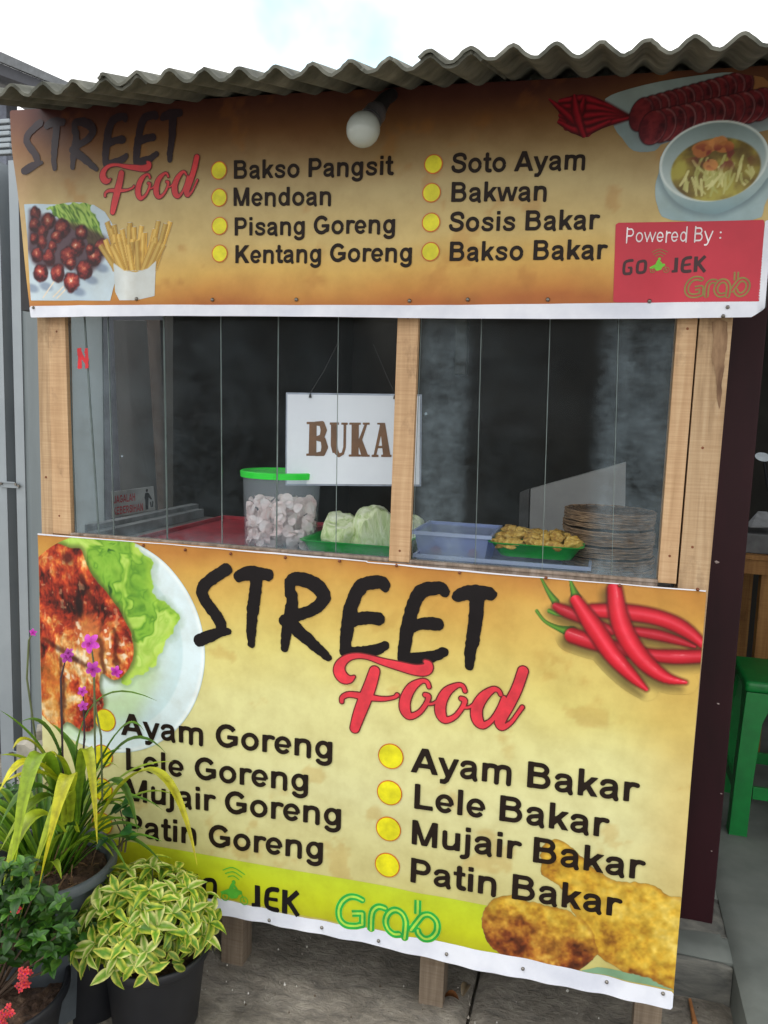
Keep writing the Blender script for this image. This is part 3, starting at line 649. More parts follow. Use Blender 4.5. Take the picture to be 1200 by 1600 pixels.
for s, a, b, c in (('Ayam Goreng', (193, 1148), (520, 1186), None), ('Lele Goreng', (197, 1203), (482, 1237), None), ('Mujair Goreng', (197, 1250), (533, 1291), None), ('Patin Goreng', (197, 1305), (505, 1343), None),
                   ('Ayam Bakar', (646, 1206), (991, 1252), None), ('Lele Bakar', (647, 1262), (944, 1306), None), ('Mujair Bakar', (643, 1318), (1000, 1372), None), ('Patin Bakar', (641, 1377), (964, 1432), None)):
    P = lo(a, b); text_line(LOW, s, P[0], P[1], .0555, 'printed_word', M['text'], banner_low, layer=6)
def bullet(sheet, c, r, parent, conv):
    (cx, cz), = conv(c)
    for g, l, m_, n_ in ((r, 5, M['bullet_rim'], 'bullet_rim'), (r-.0022, 6, M['bullet'], 'bullet')):
        A = [(cx+g*math.cos(t*math.pi/18), cz+g*math.sin(t*math.pi/18)) for t in range(36)]
        put(sheet, [(cx, cz)]+A, [(0, 1+i, 1+(i+1) % 36) for i in range(36)], l, n_, m_, parent)
for c in ((165, 1125), (160, 1181), (160, 1233), (161, 1286), (611, 1181), (609, 1238), (607, 1295), (605, 1352)): bullet(LOW, c, .0285, banner_low, lo)

# ---- delivery logos (shared artwork, traced once on the lower banner)
e_ = dict(s=5.4545, ox=500, oy=1380); j_ = dict(s=6, ox=300, oy=1330)
LG = lambda *p: lo(*p, **e_); LJ = lambda *p: lo(*p, **j_)
grab = [smooth(LG((365, 145), (310, 118), (250, 115), (195, 150), (165, 215), (175, 290), (225, 340), (300, 357), (345, 352)), 5).tolist()+LG((362, 350), (362, 255), (277, 252)),
        smooth(LG((434, 398), (438, 290), (455, 230), (500, 200), (558, 215)), 5),
        smooth(LG((682, 424), (630, 424), (580, 385), (560, 320), (585, 255), (640, 225), (700, 250), (732, 310), (733, 380), (724, 460)), 5),
        LG((836, 140), (834, 258)),
        smooth(LG((778, 392), (830, 325), (880, 272), (940, 272), (995, 330), (995, 410), (950, 465), (890, 472), (845, 430), (835, 395)), 5)]
grab = [np.array(p) for p in grab]
jek = [(LJ((622, 310), (622, 495)), 25), (LJ((645, 498), (570, 487)), 17), (smooth(LJ((818, 352), (760, 345), (722, 362), (710, 400), (704, 470), (716, 512), (760, 530), (820, 536)), 4), 22), (LJ((712, 435), (812, 442)), 16), (LJ((880, 352), (880, 562)), 25), (LJ((898, 462), (1000, 372)), 22), (LJ((905, 440), (1005, 590)), 22)]
go = [(smooth(LJ((195-60, 262), (195, 262), (222, 290), (225, 345), (218, 400), (190, 415), (140, 408), (122, 380), (122, 300), (135, 262)), 4), 20),
      (smooth(LJ((60, 225), (0, 218), (-42, 235), (-52, 290), (-50, 350), (-35, 385), (40, 398)), 4), 20), (LJ((42, 400), (42, 320)), 18), (LJ((0, 312), (50, 318)), 14)]
PXM = .00158
rings = [(LJ((320, 415))[0], 34), (LJ((498, 450))[0], 36)]
body_ = LJ((275, 368), (350, 342), (400, 340), (475, 362), (482, 388), (448, 400), (430, 432), (372, 436), (345, 395), (290, 392))
rider = LJ((352, 345), (370, 300), (384, 285), (380, 270), (395, 260), (412, 266), (418, 285), (408, 305), (440, 345), (425, 352), (398, 325), (400, 350))
fork = LJ((470, 375), (498, 450))
wifi = [smooth(LJ((345, 232), (395, 222), (448, 256)), 5), smooth(LJ((320, 200), (395, 184), (475, 232)), 5), smooth(LJ((298, 168), (390, 144), (502, 208)), 5)]
def logo_grab(sheet, f, sc, parent, mi, mo):
    PS = [f(p) for p in grab]; A = np.concatenate(PS); b = (A[:, 0].min()-.02, A[:, 0].max()+.02, A[:, 1].min()-.02, A[:, 1].max()+.02)
    def fn(g, w):
        def q(X, Z):
            D = np.full(X.shape, 9e9)
            for p in PS:
                c = d_stroke(X, Z, p, 0.0); e = d_stroke(X, Z, p, (g+w)*sc, butt=True)
                D = np.minimum(D, np.maximum(np.abs(c-g*sc)-w*sc, e))
            return D
        return q
    if mo is not None:
        PS2 = PS
        flat(sheet, lambda X, Z: np.minimum.reduce([d_stroke(X, Z, p, .0088*sc, butt=True) for p in PS2]), b, .0014*max(.6, sc), 4, 'logo_ground', mo, parent)
    flat(sheet, fn(.0052, .0026), b, .0011*max(.6, sc), 5, 'logo_lettering', mi, parent)
def logo_bike(sheet, f, sc, parent, m1, m2, m3):
    ff = lambda P: f(np.array(P)[:, :2])
    ws = [(ff([c])[0], r*PXM/6*6/6) for c, r in rings]
    ws = [(ff([c])[0], r/6*PXM*sc) for c, r in rings]
    B, Rd, Fk = ff(body_), ff(rider), ff(fork)
    A = np.concatenate([B, Rd]); b = (A[:, 0].min()-.03, A[:, 0].max()+.03, A[:, 1].min()-.03, A[:, 1].max()+.03)
    flat(sheet, lambda X, Z: np.minimum.reduce([d_poly(X, Z, B), d_poly(X, Z, Rd)]), b, .0010, 5, 'logo_rider', m1, parent)
    flat(sheet, lambda X, Z: np.minimum.reduce([np.abs(np.hypot(X-c[0], Z-c[1])-r)-.0011*sc for c, r in ws]+[np.hypot(X-c[0], Z-c[1])-r*.3 for c, r in ws]+[d_stroke(X, Z, Fk, .001*sc)]), b, .0010, 6, 'logo_wheels', m2, parent)
    W = [ff(p) for p in wifi]; A = np.concatenate(W); b = (A[:, 0].min()-.01, A[:, 0].max()+.01, A[:, 1].min()-.01, A[:, 1].max()+.01)
    flat(sheet, lambda X, Z: np.minimum.reduce([d_stroke(X, Z, p, .0013*sc) for p in W]), b, .0010, 5, 'logo_waves', m3, parent)
def logo_word(sheet, f, sc, parent, mat, words):
    PS = [(f(np.array(p)[:, :2]), r/6*PXM*sc) for p, r in words]; A = np.concatenate([p for p, _ in PS]); b = (A[:, 0].min()-.02, A[:, 0].max()+.02, A[:, 1].min()-.02, A[:, 1].max()+.02)
    flat(sheet, lambda X, Z: np.minimum.reduce([d_stroke(X, Z, p, r, butt=True) for p, r in PS]), b, .0013*max(.6, sc), 5, 'logo_letter', mat, parent)
ident = lambda P: np.array(P)[:, :2]
logo_grab(LOW, ident, 1, banner_low, M['green_ink'], M['pale_green']); logo_bike(LOW, ident, 1, banner_low, M['bike_ink'], M['bike_ink'], M['bike_ink'])

LT = [jek[0:2], jek[2:4], jek[4:7], go[0:1], go[1:4]]
for q in LT: logo_word(LOW, ident, 1, banner_low, M['black'], q)
def nail(c, parent, conv, sheet, mat=None, r=.004):
    (x, z), = conv(c); y = float(sheet.y(np.array([x]), np.array([z]))[0])-.0025
    mb = MB(); vs = [(x, y-.0035, z)]; 
    for rr, yy in ((.6, -.0028), (1, -.0005), (1, .002)):
        vs += [(x+rr*r*math.cos(k*math.pi/5), y+yy, z+rr*r*math.sin(k*math.pi/5)) for k in range(10)]
    fs = [(0, 1+k, 1+(k+1) % 10) for k in range(10)]+[(1+10*q+k, 11+10*q+k, 11+10*q+(k+1) % 10, 1+10*q+(k+1) % 10) for q in range(2) for k in range(10)]
    mb.add(vs, fs); return mb.build('nail', mat or M['nail'], parent, smooth=True)
for c in ((422, 1436), (504, 1447), (592, 1469), (698, 1490), (817, 1514), (948, 1536), (1036, 1552), (345, 1424)): nail(c, banner_low, lo, LOW)
for c in ((361, 865), (446, 871), (530, 877), (619, 884), (718, 895), (853, 903), (968, 915), (225, 852), (1090, 921), (290, 859)): nail(c, banner_low, lo, LOW, M['rust'], .0034)

# ================================================================== UPPER BANNER
UZ0, UZ1 = 1.566, 2.06
banner_up = thing('menu_banner', 'upper menu banner under the roof edge with smaller lettering and a red corner box', 'banner', (0, UP.y0, UZ0), 'printed menu banners')
XR = 1.556
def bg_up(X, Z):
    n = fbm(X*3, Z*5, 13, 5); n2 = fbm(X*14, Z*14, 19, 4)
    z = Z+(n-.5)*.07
    C = ramp(z, [(1.59, (172, 100, 42)), (1.62, (194, 136, 62)), (1.66, (210, 170, 88)), (1.72, (204, 180, 116)), (1.82, (182, 164, 116)), (1.88, (148, 124, 84)), (1.94, (116, 80, 50)), (1.985, (80, 46, 36)), (2.03, (60, 26, 28))])  # printed gradient, its top stops darkened further to paint in the eave's shade
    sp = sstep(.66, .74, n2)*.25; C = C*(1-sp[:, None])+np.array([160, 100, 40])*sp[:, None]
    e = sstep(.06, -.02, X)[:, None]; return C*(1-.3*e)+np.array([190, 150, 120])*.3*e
def up_left(Z): return .012-.045*(Z-1.58)/.44
def up_shape(X, Z):
    return np.maximum(np.maximum(Z-(2.022-.018*(X+.03)), (UZ0+.002+.0035*np.sin(X*4)+(1.58-1.566-.012)*0)-Z), np.maximum(up_left(Z)-X, X-XR+.02*sstep(1.585, 1.565, Z)))
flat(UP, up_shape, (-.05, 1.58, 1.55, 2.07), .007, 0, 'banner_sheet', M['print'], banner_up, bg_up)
flat(UP, lambda X, Z: np.maximum(up_shape(X, Z), Z-(1.5935+.002*np.sin(X*5))), (-.05, 1.58, 1.55, 1.61), .005, 3, 'white_hem', M['hem'], banner_up)
flat(UP, lambda X, Z: np.maximum(up_shape(X, Z), np.maximum(XR-.012-X, Z-1.735)), (1.53, 1.58, 1.56, 1.75), .004, 3, 'side_hem', M['hem'], banner_up)
k1 = dict(s=3.75, ox=20, oy=160); k2 = dict(s=3.333, ox=840, oy=100)
U1 = lambda *p: up(*p, **k1); U2 = lambda *p: up(*p, **k2)
mpl = U1((70, 598), (470, 598), (535, 640), (578, 710), (600, 800), (610, 1000), (572, 1162), (112, 1162), (90, 800))
mlt = smooth(U1((205, 615), (290, 592), (380, 585), (450, 600), (480, 680), (505, 720), (530, 810), (460, 868), (420, 800), (350, 745), (230, 660), (205, 615)), 4)
balls = [(140, 655, 33), (135, 720, 34), (215, 700, 40), (180, 762, 36), (290, 740, 47), (400, 765, 37), (175, 820, 34), (262, 790, 32), (240, 850, 28), (130, 800, 26), (375, 845, 43), (150, 895, 35), (218, 910, 39), (330, 900, 45), (515, 850, 43), (475, 905, 43), (170, 1000, 43), (268, 1000, 45), (420, 980, 47), (350, 1055, 47), (345, 945, 30), (450, 860, 26)]
fries = []
r3_ = random.Random(5)
for i in range(34):
    bx = 600+230*(i*.37 % 1); tx = 530+370*((bx-600)/230)+r3_.uniform(-35, 35); ty = 690+r3_.uniform(0, 150)
    fries.append((U1((bx, 985, 17), (tx, ty, 17)), r3_.random()))
fries.sort(key=lambda q: -q[0][1][1])
cup = U1((588, 940), (600, 1110), (625, 1160), (720, 1158), (832, 1135), (838, 928), (792, 972), (720, 996), (650, 985))
def mb_shape(X, Z):
    D = np.minimum(np.minimum(d_poly(X, Z, mpl), d_poly(X, Z, cup)), d_poly(X, Z, mlt))
    for p, _ in fries: D = np.minimum(D, d_stroke(X, Z, np.array(p), butt=True))
    return np.maximum(D, np.maximum(up_left(Z)+.0-X, 1.594-Z))
def mb_col(X, Z):
    C = ramp(fbm(X*8, Z*8, 3), [(.3, (172, 192, 206)), (.7, (196, 214, 224))])
    for c in ((460, 1040), (390, 1110), (520, 970), (200, 1080), (120, 1090)):
        d = d_ell(X, Z, U1(c)[0], .017, .009, -15); s = sstep(.004, -.004, d)[:, None]; C = C*(1-.55*s)+np.array([96, 112, 140])*.55*s
    wv = (fbm(X*70, Z*70, 3, 2)-.5)*.012; dl = d_poly(X+wv, Z+wv, mlt); f = fbm(X*40+Z*26, Z*12, 4, 4); g = ramp(np.abs(np.sin(f*20))*.7+.2, [(.2, (66, 104, 40)), (.6, (118, 158, 60)), (.9, (160, 190, 96))]); C = lay(C, dl, g, .001)
    s = sstep(.012, -.004, d_poly(X, Z, smooth(U1((110, 640), (230, 690), (420, 740), (560, 830), (480, 960), (420, 1000), (330, 960), (160, 960), (100, 860)), 3)))[:, None]; C = C*(1-.75*s)+np.array([52, 22, 30])*.75*s
    for st in (((252, 1040), (182, 1145)), ((322, 1088), (262, 1148)), ((300, 1080), (240, 1140))): C = lay(C, d_stroke(X, Z, np.array(U1(*st)), .0016), (226, 214, 196), .0006)
    for i, (x, y, r) in enumerate(balls):
        (cx, cz, cr_), = U1((x, y, r)); wv2 = (fbm(X*90, Z*90, i, 2)-.5)*.006
        d = np.hypot(X-cx, (Z-cz)*.92)-cr_+wv2; h = np.clip(1-np.hypot(X-cx+.003, Z-cz-.004)/cr_, 0, 1)
        br = .72+.5*(y-650)/400
        c = ramp(h*.8+1.1*(fbm(X*110, Z*110, i+5, 4, .7)-.47), [(0, (48, 14, 20)), (.3, (108, 32, 34)), (.6, (146, 58, 48)), (.85, (196, 124, 96)), (1.0, (232, 206, 190))])*br
        C = C*(1-.5*sstep(.004, 0, d)[:, None])+np.array([40, 14, 20])*.5*sstep(.004, 0, d)[:, None]
        C = lay(C, d, np.clip(c, 0, 240), .0008)
    for p, t in fries:
        d, tt, q = d_stroke(X, Z, np.array(p), butt=True, full=True)
        c = ramp(q, [(-1, (160, 112, 40)), (-.75, (214, 176, 88)), (.1, (222, 190, 104)), (.2, (196, 156, 66)), (.85, (190, 148, 60)), (1, (140, 96, 34))])*(.86+.22*t)
        C = lay(C, d-.0, c, .0005)
    dc = d_poly(X, Z, cup); c = ramp((X-cup[0][0])/.06, [(0, (196, 206, 208)), (.5, (222, 228, 226)), (1, (200, 206, 204))]); C = lay(C, dc, c, .0008)
    return C
flat(UP, mb_shape, (-.03, .38, 1.58, 1.84), .0016, 2, 'meatball_picture', M['print'], banner_up, mb_col)
spl = smooth(U2((350, 180), (420, 145), (640, 90), (960, 45), (1080, 55), (1210, 100), (1210, 340), (700, 400), (610, 452), (500, 452), (440, 385), (400, 330), (350, 180)), 3)
saus = []
for i in range(13): t = i/12; saus.append((500+40+t*520, 262-t*150, 40, 66-10*t, 1))
for i in range(12): t = i/11; saus.append((600+t*560, 330-t*120, 46, 68-6*t, 0))
uch = [U2((120, 190+25*i, 14), (230, 175+45*i, 22), (330, 205+28*i, 20), (470, 272+2*i, 9)) for i in range(5)]+[U2((150, 330, 16), (220, 250, 24), (240, 180, 10)), U2((60, 180, 6), (130, 240, 18), (260, 360, 20)), U2((110, 300, 10), (230, 350, 24), (370, 300, 12)), U2((190, 160, 8), (200, 250, 24), (240, 370, 14))]
bc = U2((915, 505))[0]; brx, brz = .5*(U2((1200, 505))[0][0]-U2((632, 505))[0][0]), .5*(U2((915, 298))[0][1]-U2((915, 718))[0][1])
sc2 = U2((925, 548))[0]
under = smooth(U2((630, 570), (612, 640), (625, 740), (700, 812), (1120, 812), (1180, 740), (1230, 600), (1230, 480), (640, 480)), 3)
body2 = smooth(U2((632, 520), (660, 640), (740, 730), (860, 775), (960, 772), (1100, 700), (1190, 600), (1200, 520), (632, 500)), 3)
def rb_shape(X, Z):
    D = np.minimum.reduce([d_poly(X, Z, spl), d_poly(X, Z, under), d_ell(X, Z, bc, brx, brz, 4)]+[d_stroke(X, Z, smooth(p, 3)) for p in uch]+[d_ell(X, Z, U2((x, y))[0], a*.0005, b*.00043, -12) for x, y, a, b, _ in saus[:3]+saus[13:15]])
    return np.maximum(D, X-XR+.001)
def rb_col(X, Z):  # chilli and sausage colours lowered to carry the shade under the roof
    C = ramp(fbm(X*6, Z*10, 4), [(.3, (128, 148, 152)), (.7, (156, 174, 176))])
    sh = sstep(.02, -.02, d_stroke(X, Z, np.array(U2((560, 340), (760, 420), (1200, 260))), .012))[:, None]; C = C*(1-.5*sh)+np.array([60, 56, 70])*.5*sh
    og = sstep(.03, -.01, d_ell(X, Z, U2((1160, 130))[0], .04, .03))[:, None]; C = C*(1-.8*og)+np.array([150, 90, 40])*.8*og
    for i, p in enumerate(uch):
        d, t, q = d_stroke(X, Z, smooth(p, 3), full=True); C = C*(1-.5*sstep(.004, 0, d)[:, None])+np.array([60, 8, 14])*.5*sstep(.004, 0, d)[:, None]
        C = lay(C, d, ramp(q+.5*(fbm(X*60, Z*60, i, 3)-.5), [(-1, (66, 8, 18)), (-.3, (160, 28, 44)), (.2, (138, 18, 34)), (1, (58, 6, 16))]), .0007)
    for x, y, a, b, row in saus[:13][::-1]+saus[13:][::-1]:
        (cx, cz), = U2((x, y)); rx, rz = a*.00052, b*.00046
        d = d_ell(X, Z, (cx, cz), rx, rz, -14); d2 = d_ell(X, Z, (cx+.004, cz), rx*.98, rz*.96, -14)
        c = ramp(np.clip((X-cx)/rx*.5+.5+.9*(fbm(X*90, Z*90, 3, 4, .65)-.5), 0, 1), [(0, (82, 22, 32)), (.5, (122, 40, 46)), (.8, (96, 28, 36)), (1, (58, 14, 24))])
        C = lay(C, d, (40, 10, 18), .0012); C = lay(C, d+.0012, c, .0008)
        ring = np.maximum(np.abs(d+.0022)-.0013, cx+rx*.15-X); C = lay(C, ring, (164, 122, 122), .0010, .30+.4*((x*7.3) % 1))
    C = lay(C, d_poly(X, Z, under), ramp(fbm(X*10, Z*10, 5), [(.3, (140, 166, 172)), (.7, (168, 190, 194))]), .001)
    C = C*(1-.4*sstep(.014, 0, d_poly(X, Z, body2))[:, None]*sstep(.01, -.0, d_poly(X, Z, under))[:, None])+np.array([70, 90, 100])*.4*sstep(.014, 0, d_poly(X, Z, body2))[:, None]*sstep(.01, -.0, d_poly(X, Z, under))[:, None]
    C = lay(C, d_poly(X, Z, body2), ramp((bc[1]-Z)/.09, [(0, (176, 196, 198)), (.6, (156, 180, 184)), (1, (120, 150, 158))]), .001)
    de = d_ell(X, Z, bc, brx, brz, 4); C = lay(C, de, (206, 220, 220), .001)
    C = lay(C, de+.0035, ramp((Z-bc[1])/.07, [(-1, (196, 212, 214)), (.3, (150, 170, 172)), (1, (122, 142, 144))]), .0014)
    dsp = d_ell(X, Z, sc2, brx*.82, brz*.78, 3)
    b1 = fbm(X*28, Z*28, 14, 4)
    soup = ramp(b1, [(.3, (96, 78, 36)), (.5, (132, 116, 50)), (.7, (168, 160, 72))]); C = lay(C, dsp, soup, .0015)
    ar = random.Random(3)
    for i in range(46):
        x0 = 760+ar.random()*360; y0 = 470+ar.random()*150; x1 = x0+ar.uniform(-50, 60); y1 = y0+ar.uniform(30, 100)
        if x0 < 900 and ar.random() < .6: x1 = x0-ar.uniform(-20, 60)
        d = np.maximum(d_stroke(X, Z, smooth(U2((x0, y0, 6), ((x0+x1)/2+ar.uniform(-15, 15), (y0+y1)/2, 8), (x1, y1, 5)), 3)), dsp+.005); v = ar.random(); C = lay(C, d, (170+50*v, 172+46*v, 96+60*v), .0008, .85)
    for c, a, b, k in (((880, 430), .020, .010, (196, 128, 70)), ((930, 410), .016, .009, (206, 140, 80)), ((905, 530), .012, .010, (200, 140, 80)), ((860, 450), .014, .01, (180, 110, 60)), ((980, 430), .014, .008, (188, 120, 62))):
        C = lay(C, d_ell(X, Z, U2(c)[0], a, b, 10)+(b1-.5)*.01, np.array(k)*(.8+.4*b1[:, None]), .001)
    on = sstep(.52, .60, fbm(X*44, Z*44, 91, 3))*sstep(.012, -.012, d_ell(X, Z, U2((945, 480))[0], .045, .017, -8)); C = C*(1-.85*on[:, None])+np.array([112, 34, 36])*.85*on[:, None]
    return C
flat(UP, rb_shape, (1.10, 1.58, 1.72, 2.06), .0017, 2, 'soup_picture', M['print'], banner_up, rb_col)
RB = np.array(up((962, 348), (1195, 343.5), (1186, 474), (958, 472))); redm = mat_noise('red_print', [(.3, (176, 22, 46)), (.7, (206, 36, 62))], 4, .42, bmp=.1, bd=.003)
flat(UP, lambda X, Z: d_poly(X, Z, RB), (1.27, 1.57, 1.58, 1.76), .005, 3, 'red_corner_box', redm, banner_up)
PU = lambda *p: up(*p)
for s, a, b in (('Bakso Pangsit', (366, 280), (613, 274.5)), ('Mendoan', (365, 322), (518, 321)), ('Pisang Goreng', (366, 368), (618, 365)), ('Kentang Goreng', (367, 411), (644, 409)),
                ('Soto Ayam', (706, 271), (914, 264.5)), ('Bakwan', (705, 316), (854, 313.5)), ('Sosis Bakar', (702, 362), (932, 358.5)), ('Bakso Bakar', (702, 408), (944, 405))):
    P = PU(a, b); text_line(UP, s, P[0], P[1], .0365, 'printed_word', M['text'], banner_up, layer=4, h=.0012)
for c in ((343, 267), (343, 309), (343, 353), (343, 396), (678, 257.5), (675, 302), (674, 348), (673, 393.5)): bullet(UP, c, .0185, banner_up, up)
A0 = np.array(lo((302, 1003), (825, 1045), (775, 940), (560, 1143))); A1 = np.array(up((36, 262), (312, 252), (288, 183), (176, 334)))
sx = (A1[1, 0]-A1[0, 0])/(A0[1, 0]-A0[0, 0]); sz = (A1[2, 1]-A1[3, 1])/(A0[2, 1]-A0[3, 1])
def to_up(P):
    P = np.array(P, float).copy(); P[:, 0] = A1[0, 0]+(P[:, 0]-A0[0, 0])*sx; P[:, 1] = A1[2, 1]+(P[:, 1]-A0[2, 1])*sz
    if P.shape[1] > 2: P[:, 2] *= (sx+sz)/2
    return P
navy = mat_plain('faded_black_ink', (40, 26, 34), .45); redu = mat_plain('faded_red_ink', (196, 48, 52), .45)
for k, ps in letters.items():
    q = [to_up(p) for p in ps]; strokes(UP, q, bnd(q), .0015, 4, 'letter', navy, banner_up, rough=.003)
q = [to_up(p) for p in food]
strokes(UP, q, bnd(q), .0013, 5, 'script_outline', M['darkred_ink'], banner_up, grow=.0008)
strokes(UP, q, bnd(q), .0013, 6, 'script_lettering', redu, banner_up, grow=-.001)
def two(lp, u_p):
    a = np.array(lo(*lp)); b = np.array(up(*u_p)); k_ = (b[1, 0]-b[0, 0])/(a[1, 0]-a[0, 0]); s0 = np.array([k_, k_]); a = np.array([a.mean(0)]*2); b = np.array([b.mean(0)]*2)
    def f(P): P = np.array(P, float)[:, :2]; return b[0]+(P-a[0])*s0
    return f, float(abs(s0).mean())
f, sc = two(((395, 1395), (470, 1410)), ((1050.5, 412), (1104, 412)))
# the upper mark reads straight: follow the same artwork, scaled
[logo_word(UP, f, sc, banner_up, M['maroon_ink'], q) for q in LT]; logo_bike(UP, f, sc, banner_up, M['lime'], M['olive'], M['olive'])
f, sc = two(((527, 1410), (687, 1462)), ((1071, 449), (1171, 449)))
logo_grab(UP, f, sc*1.25, banner_up, M['olive'], None)
P = up((977, 379), (1112, 377)); text_line(UP, 'Powered By', P[0], P[1], .026, 'printed_word', M['white_ink'], banner_up, layer=5, thin=.62, rnd=True, h=.0008)
P = up((1122, 374), (1131, 374)); text_line(UP, ':', P[0], P[1], .024, 'printed_word', M['white_ink'], banner_up, layer=5, thin=.8, rnd=True, h=.0008)
for c in ((213, 467), (331, 468), (463, 468), (731, 468), (856, 468), (1015, 470), (640, 470)): nail(c, banner_up, up, UP)
for c in ((1137, 480), (1130, 494)): nail(c, banner_up, up, UP, M['nail'], .0036)
for c in ((54, 481),): nail(c, banner_up, up, UP, M['nail'], .0034)
# ================================================================== GROUND, FLOOR
gm, t, b = newmat('rough_concrete')
r1, x1 = noise_ramp(t, [(.28, (70, 64, 54)), (.42, (126, 119, 106)), (.56, (168, 161, 148)), (.75, (206, 200, 188))], 8, 10, .78, dist=.3)
r2, x2 = noise_ramp(t, [(.42, (60, 54, 46)), (.48, (156, 152, 144)), (.60, (214, 210, 203))], 24, 8, .75, (.9, 1.7, 1), dist=.5)
mx = t.nodes.new('ShaderNodeMix'); mx.data_type = 'RGBA'; mx.blend_type = 'MULTIPLY'; mx.inputs['Factor'].default_value = .62
t.links.new(r1.outputs[0], mx.inputs['A']); t.links.new(r2.outputs[0], mx.inputs['B'])
br = t.nodes.new('ShaderNodeMix'); br.data_type = 'RGBA'; br.blend_type = 'ADD'; br.inputs['Factor'].default_value = .22; t.links.new(mx.outputs['Result'], br.inputs['A']); br.inputs['B'].default_value = (.5, .47, .42, 1)
t.links.new(br.outputs['Result'], b.inputs['Base Color']); b.inputs['Roughness'].default_value = .9
ad = t.nodes.new('ShaderNodeMath'); t.links.new(x1.outputs['Fac'], ad.inputs[0]); t.links.new(x2.outputs['Fac'], ad.inputs[1])
bump(t, b, ad.outputs[0], 1.0, .012); M['ground'] = gm
M['floor'] = mat_noise('smooth_cement', [(.25, (92, 98, 94)), (.5, (118, 124, 119)), (.75, (140, 145, 138))], 3.5, .7, bmp=.25, bd=.003, detail=9)
M['screed'] = mat_noise('rough_screed', [(.3, (74, 76, 74)), (.5, (108, 108, 102)), (.75, (140, 138, 128))], 9, .9, stretch=(1, 3, 3), bmp=.8, bd=.008, detail=9, dist=.5)
mb = MB(); mb.add([(-60, -60, -.035), (60, -60, -.035), (60, 60, -.035), (-60, 60, -.035)], [(0, 1, 2, 3)]); g = mb.build('ground', M['ground']); tagp(g, kind='structure')
def slab(x0, x1, y0, y1, seed, z0=-.03, z=0.0):
    n, m_ = max(8, int((x1-x0)/.02)), max(8, int((y1-y0)/.02))
    xs = np.linspace(x0, x1, n); ys = np.linspace(y0, y1, m_); X, Y = np.meshgrid(xs, ys, indexing='ij')
    H = (fbm(X*8, Y*11, seed, 5)-.5)*.012+(fbm(X*30, Y*60, seed+3, 3)-.5)*.003
    e = np.minimum(np.minimum(X-x0, x1-X), np.minimum(Y-y0, y1-Y)); H = z+H-.012*np.exp(-e/.008)
    vs = [(X[i, j], Y[i, j], H[i, j]) for i in range(n) for j in range(m_)]
    fs = [(i*m_+j, (i+1)*m_+j, (i+1)*m_+j+1, i*m_+j+1) for i in range(n-1) for j in range(m_-1)]
    rim = [i*m_ for i in range(n)]+[(n-1)*m_+j for j in range(1, m_)]+[i*m_+m_-1 for i in range(n-2, -1, -1)]+[j for j in range(m_-2, 0, -1)]
    b0 = len(vs); vs += [(vs[k][0], vs[k][1], z0) for k in rim]; L = len(rim)
    fs += [(rim[k], b0+k, b0+(k+1) % L, rim[(k+1) % L]) for k in range(L)]
    mb = MB(); mb.add(vs, fs); return mb
for i, (x0, x1, y0, y1) in enumerate(((-1.4, 1.07, -1.0, .9), (1.078, 1.672, -1.0, .9), (-1.4, 1.07, -2.6, -1.008), (1.078, 3.2, -2.6, -1.008))):
    o = slab(x0, x1, y0, y1, i*7+1).build('pavement_slab', M['ground'], smooth=True); tagp(o, kind='structure')
# raised cement floor of the eating area, with the notch below the maroon post
FZ = .11
mb = slab(1.668, 3.2, -1.0, 2.6, 41, -.03, FZ); o = mb.build('raised_floor', M['floor'], smooth=True); tagp(o, kind='structure')
mb = slab(-.2, 1.668, .315, 2.6, 43, -.03, FZ); o = mb.build('raised_floor', M['floor'], smooth=True); tagp(o, kind='structure')
mb = slab(1.38, 1.666, .300, .3145, 47, -.03, .103); o = mb.build('step_edge', M['screed'], smooth=True); tagp(o, kind='structure')

# ================================================================== THE STALL
stall = thing('food_stall', 'wooden food stall with glass serving window and grey corrugated roof', 'food stall', (0, 0, 0))
W_ = M['wood']
def prism_post(name, xa0, xa1, xb0, xb1, y0, y1, z0, z1, mat):
    mb = MB(); mb.add([(xa0, y0, z0), (xa1, y0, z0), (xa1, y1, z0), (xa0, y1, z0), (xb0, y0, z1), (xb1, y0, z1), (xb1, y1, z1), (xb0, y1, z1)],
                      [(0, 3, 2, 1), (4, 5, 6, 7), (0, 1, 5, 4), (1, 2, 6, 5), (2, 3, 7, 6), (3, 0, 4, 7)])
    return mb.build(name, mat, stall, .0015)
prism_post('post', .003, .036, .002, .033, .002, .085, .194, 2.0, M['wood_old'])
prism_post('post', .037, .088, .0345, .074, -.002, .0115, 1.066, 2.0, W_)
prism_post('post', 1.447, 1.498, 1.452, 1.512, .0, .085, .194, 2.0, M['wood_old'])
prism_post('post', 1.412, 1.4455, 1.412, 1.450, -.002, .06, 1.066, 2.0, W_)
prism_post('mullion', .871, .9155, .873, .917, -.006, .0105, 1.066, 1.60, W_)
box('sill_board', (.0885, 1.4115, -.004, .05, 1.054, 1.0655), M['sillwood'], stall)
box('sill_bead', (.0885, .8705, -.006, .006, 1.0658, 1.0715), M['sillwood'], stall, .001)
box('sill_bead', (.916, 1.4115, -.006, .006, 1.0658, 1.0715), M['sillwood'], stall, .001)
box('counter_board', (.0885, 1.447, .051, .62, 1.024, 1.040), mat_noise('counter_paint', [(.3, (92, 90, 88)), (.7, (122, 120, 118))], 8, .6), stall)
box('top_rail', (.075, 1.452, .0, .05, 1.60, 1.66), W_, stall)
box('front_panel', (.037, 1.446, .004, .016, .235, 1.05), M['wood_old'], stall, .001)
box('bottom_rail', (.037, 1.446, .017, .06, .20, .26), M['leg'], stall)
